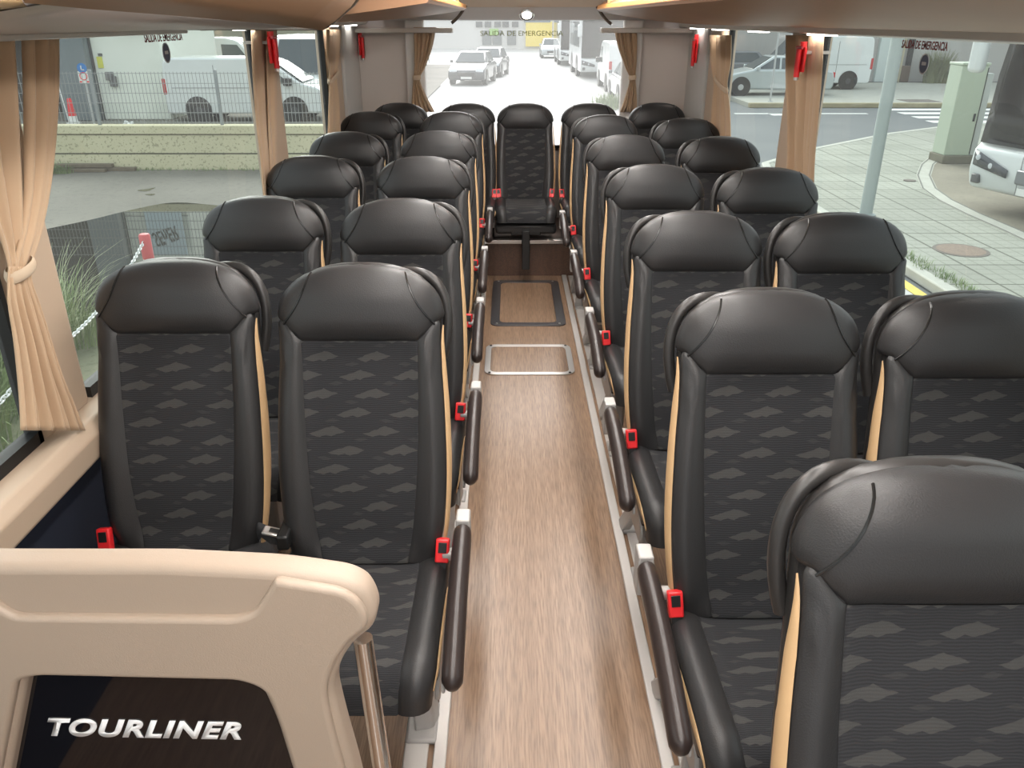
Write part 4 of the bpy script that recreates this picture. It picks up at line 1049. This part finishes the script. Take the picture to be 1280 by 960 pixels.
# sign post
pb_ = gnd(119, 153); px_, py_ = -12.55, 24.4
def at_y(u, v, y): return on_y(u, v, y)
a, b = at_y(102.5, 85, py_), at_y(105.5, 96, py_)
px_ = a.x + .02
t = thing('sign_post', 'street sign post with round blue sign above a red and white plate', 'sign post', (px_, py_, GZ))
MB().cyl((0, 0, 0), (0, 0, a.z - GZ + .1), .035, 12).build('post', mat('grey_pole', (.45, .46, .45), .5, metal=.3), t)
RX = Matrix.Translation((0, -.045, a.z - GZ)) @ Matrix.Rotation(PI / 2, 4, 'X')
MB().lathe([(.135, 0), (.135, .015)], 32, RX).build('round_sign', mat('blue_sign', (.04, .20, .52), .4), t)
q = MB(); M = Matrix.Translation((0, -.064, a.z - GZ)); q.box(-.035, -.005, 0, .003, -.06, .07, M); q.box(-.035, .06, 0, .003, -.06, -.03, M); q.build('sign_symbol', MATS['white_paint'], t, smooth=False)
q = MB(); M = Matrix.Translation((0, -.05, b.z - GZ)); q.box(-.15, .15, -.005, .01, -.17, .15, M); pl = q.build('square_sign', MATS['white_paint'], t, bevel=.004)
q = MB(); q.tube([(.10 * math.cos(k * PI / 8), -.058, b.z - GZ + .02 + .10 * math.sin(k * PI / 8)) for k in range(16)], .012, 6, closed=True); q.box(-.13, -.07, -.06, -.055, b.z - GZ - .15, b.z - GZ - .11); q.box(.07, .13, -.06, -.055, b.z - GZ - .15, b.z - GZ - .11); q.build('sign_print', REDP, pl)
# traffic cone / delineator at the doorway
p = at_y(92, 151, 25.2); t = thing('traffic_cone', 'red and white traffic cone in the dark doorway', 'cone', (p.x, 25.2, GZ))
MB().lathe([(.20, 0), (.20, .04), (.13, .05), (.115, .22)], 20).build('base', MATS['white_paint'], t)
MB().lathe([(.115, .22), (.09, .46)], 20).build('middle_band', REDP, t); MB().lathe([(.09, .46), (.06, .70), (.04, .72)], 20).build('tip', REDP, t)
p = at_y(84, 151, 25.4); t = thing('white_pole', 'thin white pole leaning in the dark doorway', 'pole', (p.x, 25.5, GZ))
MB().cyl((0, 0, 0.01), (-.2, .2, 1.15), .018, 8).build('rod', MATS['white_paint'], t)
p = gnd(198, 152); bm_ = bmesh.new(); bmesh.ops.create_icosphere(bm_, subdivisions=3, radius=.16)
for v_ in bm_.verts: v_.co *= 1 + .35 * math.sin(v_.co.x * 31 + v_.co.y * 17) * math.cos(v_.co.z * 27); v_.co.z *= .75
me = bpy.data.meshes.new('plastic_bag'); bm_.to_mesh(me); bm_.free(); me.materials.append(MATS['white_paint']); me.shade_smooth(); o = link(bpy.data.objects.new('plastic_bag', me)); o.location = (p.x, 23.6, GZ + .13); tag(o, 'crumpled white plastic bag on the ground behind the fence', 'bag')

# ------------------------------------------------------------------ vehicles (front faces +x, built on z=0)
CARG = mat('dark_car_glass', (.03, .045, .05), .06, spec=.7); TYRE = mat('tyre_rubber', (.012, .012, .012), .8); ALLOY = mat('wheel_alloy', (.45, .46, .47), .35, metal=.7)
LAMP = mat('headlamp_glass', (.55, .58, .60), .1, spec=.8); TAIL = mat('tail_lamp_red', (.45, .02, .02), .25); PLATE = mat('number_plate', (.75, .75, .72), .5)
def wheels(t, xs, hw, r=.32, cap=None):
    for x in xs:
        for sy in (1, -1):
            y = sy * (hw - .10); w_ = MB().lathe([(r * .55, -.1), (r * .93, -.11), (r, -.07), (r, .07), (r * .93, .11), (r * .55, .1)], 24, Matrix.Translation((x, y, r)) @ Matrix.Rotation(PI / 2, 4, 'X')).build('wheel', TYRE, t)
            yy = y + sy * .105; MB().lathe([(r * .60, 0), (r * .60, .012), (r * .2, .02)], 16, Matrix.Translation((x, yy, r)) @ Matrix.Rotation(-sy * PI / 2, 4, 'X')).build('hubcap', cap or ALLOY, w_)
            MB().lathe([(r * 1.18, -.02), (r * 1.18, .02)], 24, Matrix.Translation((x, sy * (hw + .002), r * 1.03)) @ Matrix.Rotation(PI / 2, 4, 'X')).build('wheel_arch', BLACKP, t)
def taper(poly_lo, poly_hi): pass
def quadpanel(t, name, pts, m, thick=.012):
    mb = MB(); pts = [Vector(p) for p in pts]; n = (pts[1] - pts[0]).cross(pts[-1] - pts[0]).normalized() * thick
    k = len(pts); mb.add([p + n for p in pts] + [p - n for p in pts], [tuple(range(k)), tuple(reversed(range(k, 2 * k)))] + [(i, k + i, k + (i + 1) % k, (i + 1) % k) for i in range(k)])
    return mb.build(name, m, t, smooth=False)
def car(label, loc, rz, paint, grp=None, L=4.3, cat='car', name='car'):
    t = thing(name, label, cat, loc, rz, grp); h = L / 2; hw = .87
    MB().prism(rounded([(-h, .32), (-h - .03, .60), (-h + .06, .90), (-h + .5, .96), (h * .45, .96), (h * .80, .80), (h - .05, .66), (h + .02, .5), (h - .03, .24), (-h + .1, .22)], .10, 4), 'y', -hw, hw).build('body', paint, t, bevel=.07, seg=3)
    b = MB(); lo = [(-h + .35, .93), (h * .46, .93)]; hi = [(-h + .85, 1.42), (h * .08, 1.44)]
    vs = []
    for (x, z), w_ in zip([lo[0], lo[1], hi[1], hi[0]], (.80, .80, .63, .63)): vs += [(x, -w_, z), (x, w_, z)]
    b.add(vs, [(0, 1, 3, 2), (2, 3, 5, 4), (4, 5, 7, 6), (6, 7, 1, 0), (0, 2, 4, 6), (1, 7, 5, 3)]); b.build('cabin', paint, t, bevel=.05, seg=3)
    for sy in (1, -1):
        def S(x, z): w_ = lerp(.80, .63, (z - .93) / .5) + .004; return (x, sy * w_, z)
        for xa, xb, xc, xd in ((-h + .62, -.12, -.14, -h + .92), (-.04, h * .36, h * .06, -.06)):
            quadpanel(t, 'side_window', [S(xa, .98), S(xb, .98), S(xc, 1.37), S(xd, 1.37)], CARG)
        MB().box(h * .34, h * .40, min(sy * .86, sy * 1.0), max(sy * .86, sy * 1.0), .95, 1.07).build('wing_mirror', paint, t, bevel=.02)
        quadpanel(t, 'headlight', [(h - .02, sy * .80, .60), (h - .0, sy * .45, .62), (h - .12, sy * .45, .72), (h - .2, sy * .80, .74)], LAMP, .02)
        MB().box(-h - .04, -h + .1, min(sy * .6, sy * .83), max(sy * .6, sy * .83), .66, .86).build('tail_light', TAIL, t, bevel=.02)
    quadpanel(t, 'windscreen', [(h * .44, -.70, .98), (h * .44, .70, .98), (h * .12, .57, 1.39), (h * .12, -.57, 1.39)], CARG, .015)
    quadpanel(t, 'rear_window', [(-h + .40, -.68, .98), (-h + .40, .68, .98), (-h + .80, .55, 1.37), (-h + .80, -.55, 1.37)], CARG, .015)
    MB().box(h - .04, h + .03, -.42, .42, .40, .58).build('grille', BLACKP, t, bevel=.02); MB().box(h + .0, h + .035, -.26, .26, .30, .40).build('number_plate', PLATE, t); MB().box(-h - .045, -h, -.26, .26, .55, .66).build('number_plate', PLATE, t)
    wheels(t, (-h * .62, h * .64), hw); return t
def van(label, loc, rz, paint, grp=None, L=4.6, Ht=1.85):
    t = thing('van', label, 'van', loc, rz, grp); h = L / 2; hw = .92
    pr = [(-h, .30), (-h - .03, .9), (-h + .05, Ht - .12), (-h + .2, Ht), (h * .18, Ht), (h * .36, Ht - .10), (h * .72, 1.12), (h * .95, .98), (h + .02, .72), (h, .28), (-h + .1, .24)]
    MB().prism(rounded(pr, .12, 4), 'y', -hw, hw).build('body', paint, t, bevel=.09, seg=3)
    for sy in (1, -1):
        y = sy * (hw + .003)
        quadpanel(t, 'side_window', [(h * .12, y, 1.10), (h * .60, y, 1.10), (h * .36, y, Ht - .26), (h * .12, y, Ht - .24)], CARG)
        MB().box(-h * .35, -h * .345, min(y, y + sy * .004), max(y, y + sy * .004), .35, Ht - .2).build('door_seam', BLACKP, t)
        MB().box(-h * .9, h * .1, min(y, y + sy * .006), max(y, y + sy * .006), .98, 1.0).build('door_rail', mat('seam_grey', (.3, .31, .31), .5), t)
        MB().box(h * .52, h * .62, min(sy * .92, sy * 1.10), max(sy * .92, sy * 1.10), 1.05, 1.27).build('wing_mirror', BLACKP, t, bevel=.03)
        MB().box(h - .30, h - .0, min(sy * .62, sy * .9), max(sy * .62, sy * .9), .72, .92).build('headlight', LAMP, t, bevel=.04)
        MB().box(-h - .04, -h + .08, min(sy * .80, sy * .925), max(sy * .80, sy * .925), .80, 1.25).build('tail_light', TAIL, t, bevel=.02)
    quadpanel(t, 'windscreen', [(h * .735, -.78, 1.15), (h * .735, .78, 1.15), (h * .41, .68, Ht - .14), (h * .41, -.68, Ht - .14)], CARG, .02)
    MB().box(h - .02, h + .04, -.60, .60, .42, .62).build('grille', BLACKP, t, bevel=.02); MB().box(h + .02, h + .045, -.26, .26, .50, .60).build('number_plate', PLATE, t)
    wheels(t, (-h * .60, h * .62), hw, .34, mat('dark_hubcap', (.05, .05, .052), .5)); return t
def coach(label, loc, rz, paint, grp=None, L=11, detail=False):
    """origin at the middle of the front, body runs back along -x"""
    t = thing('parked_coach', label, 'coach', loc, rz, grp); hw = 1.25
    pr = [(-L, .35), (-L, 3.2), (-L + .2, 3.42), (-.7, 3.42), (-.35, 3.25), (-.16, 2.2), (-.10, 1.0), (-.0, .93), (.03, .6), (-.06, .32), (-L + .2, .32)]
    MB().prism(rounded(pr, .10, 4), 'y', -hw, hw).build('body', paint, t, bevel=.05, seg=3)
    ws = [(z, x) for z, x in ((1.02, -.075), (1.5, -.115), (2.0, -.135), (2.4, -.19), (2.8, -.25), (3.1, -.30))]
    rows = []
    for z, x in ws:
        hwz = hw - .05 - .03 * sstep(2.4, 3.1, z); rows.append([Vector((x + .05 - .03 * abs(q) ** 6, q * hwz, z)) for q in [i / 8 - 1 for i in range(17)]])
    MB().grid(rows).build('windscreen', mat('coach_windscreen', (.022, .018, .015), .10, spec=.4), t, solid=.012)
    for sy in (1, -1):
        for k in range(5):
            xa = -1.3 - k * (L - 2) / 5; y = sy * (hw + .004); quadpanel(t, 'side_window', [(xa - (L - 2) / 5 + .1, y, 1.5), (xa, y, 1.5), (xa, y, 2.75), (xa - (L - 2) / 5 + .1, y, 2.75)], CARG)
        # headlamp: dark lens bowl with two lamps
        hl = MB(); rows = []
        for q in range(7):
            s_ = q / 6; yv = sy * lerp(1.18, .50, s_); xx = .050 - .035 * (1 - s_) ** 2
            z0, z1 = lerp(.69, .585, s_), lerp(.915, .70, s_)
            rows.append([Vector((xx, yv, z0)), Vector((xx + .004, yv, (z0 + z1) / 2)), Vector((xx, yv, z1))])
        hl.grid(rows); ho = hl.build('headlight', mat('headlamp_dark', (.045, .05, .055), .12, spec=.7), t, solid=.02)
        for (yl_, zl) in ((1.08, .81), (.82, .715)): MB().lathe([(.042, 0), (.042, .02), (.02, .028)], 18, Matrix.Translation((.035, sy * yl_, zl)) @ Matrix.Rotation(PI / 2, 4, 'Y')).build('lamp', LAMP, ho)
        MB().box(-.03, .05, min(sy * 1.0, sy * 1.14), max(sy * 1.0, sy * 1.14), .42, .56).build('fog_light', mat('fog_lamp_dark', (.10, .10, .10), .3), t, bevel=.02)
        MB().box(.02, .032, min(sy * .30, sy * .305), max(sy * .30, sy * .305), .36, .92).build('bumper_seam', mat('seam_grey', (.3, .31, .31), .5), t)
        MB().tube([(-.25, sy * 1.12, 3.05), (.12, sy * 1.30, 3.05), (.22, sy * 1.34, 2.75), (.22, sy * 1.34, 2.55)], .04, 10).build('mirror_arm', paint, t)
        MB().box(.12, .30, sy * 1.34 - .13, sy * 1.34 + .13, 2.02, 2.62).build('mirror', paint, t, bevel=.08, seg=4)
    MB().box(-.02, .045, -.36, .36, .52, .74).build('grille', mat('grille_grey', (.22, .23, .24), .3, metal=.5), t, bevel=.03)
    MB().box(.03, .055, -.26, .26, .38, .48).build('number_plate', PLATE, t)
    for sy in (1, -1): MB().tube([(-.055, sy * .25, 1.05), (-.085, sy * .75, 1.62)], .014, 8).build('wiper', BLACKP, t)
    wheels(t, (-2.6, -L + 2.6), hw, .50)
    if detail:
        for (yy, zz, r_, c_) in ((-.95, 1.42, .035, (.7, .7, .3)), (-1.02, 1.55, .028, (.6, .62, .6)), (-.98, 1.85, .02, (.7, .7, .7))):
            MB().lathe([(r_, 0), (r_, .006)], 16, Matrix.Translation((-.085 - (zz - 1.4) * .04, yy, zz)) @ Matrix.Rotation(PI / 2, 4, 'Y')).build('windscreen_badge', mat('badge_%d' % int(r_ * 1000), c_, .5), t)
    return t
WHITE = mat('white_vehicle_paint', (.66, .69, .68), .25, coat=.5); SILV = mat('silver_vehicle_paint', (.42, .46, .46), .3, metal=.35, coat=.5); DARK = mat('dark_vehicle_paint', (.035, .04, .045), .2, coat=.6); DGREY = mat('grey_vehicle_paint', (.16, .17, .18), .25, coat=.5)
G = lambda u, v, dz=0: Vector((*gnd(u, v).xy, GZ + dz))
p = gnd(310, 153); van('white van seen from the side behind the mesh fence', (p.x, p.y + .9, GZ), 0, WHITE, L=4.75, Ht=1.82)
van('taller white van facing the coach behind the side-on van', (-7.35, 31.5, GZ), -PI / 2, WHITE, L=5.4, Ht=2.35)
van('white van parked far back beyond the left pillar', (-11.7, 35.2, GZ), 0, WHITE, L=5.2, Ht=2.2)
co = gnd(1216, 256); ang = math.radians(197); fx = Vector((math.cos(ang), math.sin(ang), 0)); ly = Vector((-fx.y, fx.x, 0))
c0 = Vector((7.28, 12.95, GZ + .10)) + ly * 1.25
coach('white coach with dark windscreen at the right edge, facing the sidewalk', c0, ang, WHITE, detail=True)
p = gnd(966, 124); car('silver car across the street behind the right rear window', (p.x + .1, p.y + .9, GZ + .12), PI, SILV, L=4.4)
p = gnd(985, 112); van('white van across the street behind the silver car', (p.x + .6, 37.3, GZ + .12), PI, WHITE, L=4.6, Ht=2.1)
p = gnd(942, 110); car('teal grey car far across the street behind the silver car', (p.x - 1.2, 39.6, GZ + .12), PI, DGREY, L=4.2)
p = gnd(590, 107); car('black car parked on the left of the rear road, facing the coach', (p.x, p.y + 2, GZ), -PI / 2 - .12, DARK)
p = gnd(611, 97); car('dark car behind the black car on the rear road', (p.x, p.y + 2, GZ), -PI / 2 - .12, DARK)
coach('white parked coach nearest on the right of the rear road', (4.95, 45.0, GZ), -PI / 2, WHITE, grp='coaches parked along the rear road', L=9)
coach('white parked coach farther along the right of the rear road', (4.6, 57.5, GZ), -PI / 2, WHITE, grp='coaches parked along the rear road', L=9)
van('white van parked on the right of the rear road beside the nearest coach', (5.1, 38.6, GZ), PI / 2, WHITE, L=4.9, Ht=2.0)
car('grey car partly behind the right rear curtain', (4.85, 32.6, GZ), PI / 2, DGREY)
car('distant pale car at the end of the parked row', (3.4, 71, GZ), -PI / 2, SILV)

# ------------------------------------------------------------------ right pavement things
p = gnd(1080, 278); t = thing('lamp_post', 'pale grey lamp post on the pavement outside the front right window', 'lamp post', (p.x, p.y, GZ + .10))
MB().lathe([(.095, 0), (.09, 2.5), (.08, 5.5)], 20).build('shaft', mat('pale_painted_steel', (.33, .375, .36), .5), t)
MB().lathe([(.15, 0), (.15, .03), (.10, .05)], 20).build('base_flange', mat('pale_painted_steel', (.33, .375, .36), .5), t)
a, b = on_z(1171, 205, GZ + .1), on_z(1206, 206, GZ + .1); yy = a.y
hC = H - GZ - (80 - VH) * .00091 * (yy * .91 + .9) 
t = thing('utility_cabinet', 'pale green utility cabinet on a concrete plinth beside the coach', 'utility cabinet', ((a.x + b.x) / 2 + .12, yy + .25, GZ + .10)); w2 = (b.x - a.x) / 2
MB().box(-w2 - .02, w2 + .12, -.26, .36, 0, .17).build('plinth', mat('mossy_concrete', (.15, .14, .10), .9, var=.3, vscale=6), t, bevel=.02)
MB().box(-w2, w2, -.22, .30, .17, hC - .10).build('housing', mat('pale_green_enamel', (.40, .46, .36), .5), t, bevel=.015)
MB().box(-w2 - .015, w2 + .015, -.24, .32, hC - .10, hC - .05).build('lid', mat('pale_green_enamel', (.40, .46, .36), .5), t, bevel=.012)
MB().box(w2 - .02, w2 - .005, -.226, -.218, .2, hC - .14).build('door_gap', BLACKP, t)
MB().box(w2 - .10, w2 - .06, -.235, -.215, .85, 1.0).build('handle', BLACKP, t, bevel=.004)
MB().box(w2 + .01, w2 + .14, -.20, .28, .17, hC - .25).build('side_box', mat('grey_enamel', (.42, .45, .43), .5), t, bevel=.01)
p = on_z(1201, 313, GZ + .10); t = thing('manhole_cover', 'round brown manhole cover in the pavement', 'manhole cover', (p.x, p.y, GZ + .10))
MB().lathe([(.34, 0), (.34, .006), (.30, .007)], 40).build('frame', mat('iron_frame', (.14, .12, .10), .7), t)
MB().lathe([(.295, .001), (.295, .009), (0, .010)], 40).build('cover', mat('brown_iron', (.22, .16, .12), .7, var=.4, vscale=22), t)
p = on_z(1137, 226, GZ + .10); t = thing('floor_drain', 'small dark drain in the pavement left of the driveway edge', 'drain cap', (p.x, p.y, GZ + .10)); MB().lathe([(.11, 0), (.11, .015), (.0, .02)], 20).build('drain_cap', mat('iron_frame', (.14, .12, .10), .7), t)
p = on_z(1148, 126, GZ + .12); t = thing('drain_grate', 'flat grey drain grate in the far pavement', 'drain grate', (p.x, p.y, GZ + .12)); MB().box(-.6, .6, -.5, .5, 0, .01).build('plate', mat('iron_frame', (.14, .12, .10), .7), t)
for i, v in enumerate((136, 140.6, 145.6, 151)):
    a, b = gnd(1108 + i * 18, v), gnd(1275, v)
    tag(MB().box(a.x, b.x + 1.0, a.y - .28, a.y + .28, GZ - .032, GZ - .024).build('crosswalk_stripe', mat('white_road_paint', (.72, .73, .70), .7), smooth=False), ['farthest', 'second farthest', 'second nearest', 'nearest'][i] + ' white stripe of the zebra crossing left of the coach', 'road marking', 'zebra crossing stripes')
a, b = gnd(1030, 141), gnd(1084, 141); tag(MB().box(a.x - 3, b.x, a.y - .1, a.y + .1, GZ - .032, GZ - .024).build('road_line', mat('white_road_paint', (.72, .73, .70), .7), smooth=False), 'thin white line painted on the cross street', 'road marking')
a, b = gnd(963, 142), gnd(990, 142); tag(MB().box(a.x, b.x, a.y - .3, a.y + .3, GZ - .032, GZ - .024).build('road_line', mat('white_road_paint', (.72, .73, .70), .7), smooth=False), 'short white dash on the cross street seen between right curtains', 'road marking')
# street buildings on the right
YRB = 41.2
def bl_box(t, name, u0, u1, v0, v1, y0, y1, m, **k):
    a, b = on_y(u0, v1, YRB), on_y(u1, v0, YRB); loc = Vector(t.location)
    return MB().box(a.x - loc.x, b.x - loc.x, y0, y1, max(a.z, GZ + .12) - loc.z if v1 < 110 else GZ + .10 - loc.z, b.z - loc.z).build(name, m, t, **k)
t = thing('street_building', 'pale grey building across the street with white shutters and a brown door', 'building', (18, YRB, GZ + .1))
MB().box(-9.5, 30, .15, 8, 0, 9).build('wall', mat('pale_grey_render', (.40, .39, .37), .8, var=.05, vscale=.5), t)
for u0, u1, m, nm in ((1028, 1040, mat('brown_grey_cladding', (.19, .175, .16), .8), 'dark_pier'), (1044, 1056, mat('brown_grey_cladding', (.19, .175, .16), .8), 'dark_pier'), (1058, 1098, mat('pale_blue_shutter', (.52, .58, .56), .6), 'shutter'), (1100, 1117, mat('pale_blue_shutter', (.52, .58, .56), .6), 'shutter'), (1118, 1150, mat('cream_render', (.66, .60, .42), .8), 'cream_bay')):
    bl_box(t, nm, u0, u1, -40, 130, -.05, .2, m, bevel=.02)
bl_box(t, 'door', 1118, 1138, 82, 130, -.10, .0, mat('dark_brown_door', (.11, .075, .05), .6), bevel=.02)
MB().box(1.0, 1.2, -.06, .15, 0, 6).build('downpipe', BLACKP, t)
p = on_y(1164, 106, YRB - .5)
mb = MB(); rnd = random.Random(9)
for k in range(46):
    a_ = rnd.uniform(0, 2 * PI); blades(mb, p.x + rnd.uniform(-.45, .45), YRB - .8 + rnd.uniform(-.4, .2), GZ + .12, 9, .2, 1.5, .55, .05, rnd)
tag(mb.build('spiky_bush', grass_mat('bush_olive', (.10, .12, .05), (.24, .25, .13)), None, smooth=False, recalc=False), 'spiky green bush against the wall across the street', 'bush', None, 'stuff')
for u in (940, 985):
    p = gnd(u, 124); t = thing('street_post', ['thin grey post at the kerb in front of the silver car', 'thin grey post at the kerb beside the white van'][u > 950], 'post', (p.x, 30.9, GZ + .12)); MB().cyl((0, 0, 0), (0, 0, 2.6 if u < 950 else 1.4), .035, 10).build('shaft', mat('grey_pole', (.45, .46, .45), .5, metal=.3), t); MB().lathe([(.09, 0), (.09, .02), (.04, .03)], 12).build('foot', mat('grey_pole', (.45, .46, .45), .5, metal=.3), t)
# ------------------------------------------------------------------ far end of the rear road
p = gnd(640, 61); YE = p.y
t = thing('far_building', 'long white building with dark windows closing the rear road', 'building', (0, YE, GZ))
def eb_(name, u0, u1, v0, v1, y0, y1, m, **k):
    a, b = on_y(u0, v1, YE), on_y(u1, v0, YE); return MB().box(a.x, b.x, y0, y1, max(0, a.z - GZ), b.z - GZ, ).build(name, m, t, **k)
MB().box(-70, 50, 0, 12, 0, 9.5).build('wall', mat('far_white_render', (.60, .60, .57), .8), t)
for u0 in (595, 606, 618, 628, 640): eb_('window', u0, u0 + 8, 27, 34, -.15, .05, CARG)
for u0 in (603, 616, 634): eb_('ground_window', u0, u0 + 11, 38, 56, -.15, .05, mat('grey_glass', (.14, .16, .16), .2))
eb_('yellow_front', 657, 690, 27, 58, -.3, .05, mat('yellow_cladding', (.80, .62, .06), .6)); eb_('green_emblem', 612, 623, 36, 44, -.2, .05, mat('green_panel', (.25, .5, .08), .6)); eb_('grey_band', 655, 688, 24, 28, -.35, .05, STL)
t = thing('row_building', 'low grey workshop row far behind the parked vans on the left', 'building', (-30, 62, GZ)); MB().box(-30, 19.5, 0, 8, 0, 3.0).build('wall', mat('olive_grey_wall', (.33, .32, .24), .8), t); MB().box(-30, 19.7, -.3, 8.2, 3.0, 3.3).build('roof', mat('grey_roof', (.3, .3, .3), .7), t)
t = thing('steel_fence', 'grey railing fence along the left side of the rear road', 'fence', (-4.2, 30, GZ))
for i in range(9): MB().box(-.04, .04, i * 4 - .04, i * 4 + .04, 0, 2.2, Matrix.Rotation(.05, 4, 'Z')).build('post', mat('grey_post', (.25, .27, .27), .5), t)
q = MB()
for z in (.3, 1.2, 2.1): q.box(-.02, .02, 0, 32, z, z + .05, Matrix.Rotation(.05, 4, 'Z'))
for i in range(160): q.box(-.012, .012, i * .2 - .012, i * .2 + .012, .3, 2.1, Matrix.Rotation(.05, 4, 'Z'))
q.build('bars', mat('grey_post', (.25, .27, .27), .5), t, smooth=False, recalc=False)
mb = MB()
p = gnd(772, 116)
for k in range(20): blades(mb, 3.45 + rnd.uniform(-.3, .3), 29.8 + rnd.uniform(-.5, .5), GZ, 14, .25, .55, .25, .04, rnd)
tag(mb.build('roadside_shrub', GR3, None, smooth=False, recalc=False), 'low green shrub beside the right curtain of the rear window', 'bush', None, 'stuff')

# ------------------------------------------------------------------ light
w = bpy.data.worlds.new('sky'); SC.world = w; w.use_nodes = True; nt = w.node_tree; bg = nt.nodes['Background']
tc = nt.nodes.new('ShaderNodeTexCoord'); sp = nt.nodes.new('ShaderNodeSeparateXYZ'); nt.links.new(tc.outputs['Generated'], sp.inputs[0])
rmp = nt.nodes.new('ShaderNodeMapRange'); rmp.inputs[1].default_value = 0; rmp.inputs[2].default_value = .9; nt.links.new(sp.outputs[2], rmp.inputs[0])
mx = nt.nodes.new('ShaderNodeMix'); mx.data_type = 'RGBA'; mx.inputs[6].default_value = (.95, .97, .98, 1); mx.inputs[7].default_value = (.82, .90, 1.0, 1); nt.links.new(rmp.outputs[0], mx.inputs[0]); nt.links.new(mx.outputs[2], bg.inputs[0])
bg.inputs[1].default_value = .85
sun = bpy.data.lights.new('sun', 'SUN'); sun.energy = 3.0; sun.angle = math.radians(50); sun.color = (1, .97, .92)
so = bpy.data.objects.new('sun', sun); COL.objects.link(so); so.rotation_euler = Vector((.15, -math.cos(math.radians(32)), -math.sin(math.radians(32)))).to_track_quat('-Z', 'Y').to_euler()
# unseen fill light added for the cabin: two long ceiling strips beside the racks
for x, nm in ((-.16, 'left'), (.42, 'right')):
    t = thing('ceiling_fill_strip', 'long glowing fill strip added to the ceiling on the %s of the aisle' % nm, 'lamp', (x, 2.2, 2.0), group='added ceiling fill strips')
    MB().box(-.075, .075, -3.5, 3.4, -.018, -.0).build('strip_housing', WHITEP, t, bevel=.006)
    MB().box(-.06, .06, -3.48, 3.38, -.022, -.017).build('strip_diffuser', mat('fill_strip_glow', (.9, .88, .85), .4, emit=(1, .965, .92), estr=FILL_STRIP_E), t)
# ------------------------------------------------------------------ camera and view
cam = bpy.data.cameras.new('camera'); cam.sensor_fit = 'HORIZONTAL'; cam.sensor_width = 36; cam.lens = F / 1280 * 36; cam.shift_x = (640 - U0) / 1280; cam.clip_start = .05; cam.clip_end = 400
cob = bpy.data.objects.new('camera', cam); COL.objects.link(cob); cob.location = (0, 0, H); cob.rotation_euler = (PI / 2 - PIT, 0, 0); SC.camera = cob
SC.view_settings.view_transform = 'Standard'; SC.view_settings.look = 'None'; SC.view_settings.exposure = .75; SC.view_settings.gamma = 1; SC.view_settings.use_curve_mapping = False
SC.cycles.max_bounces = 10; SC.cycles.transparent_max_bounces = 24; SC.cycles.diffuse_bounces = 5; SC.cycles.sample_clamp_indirect = 6; SC.cycles.use_denoising = True
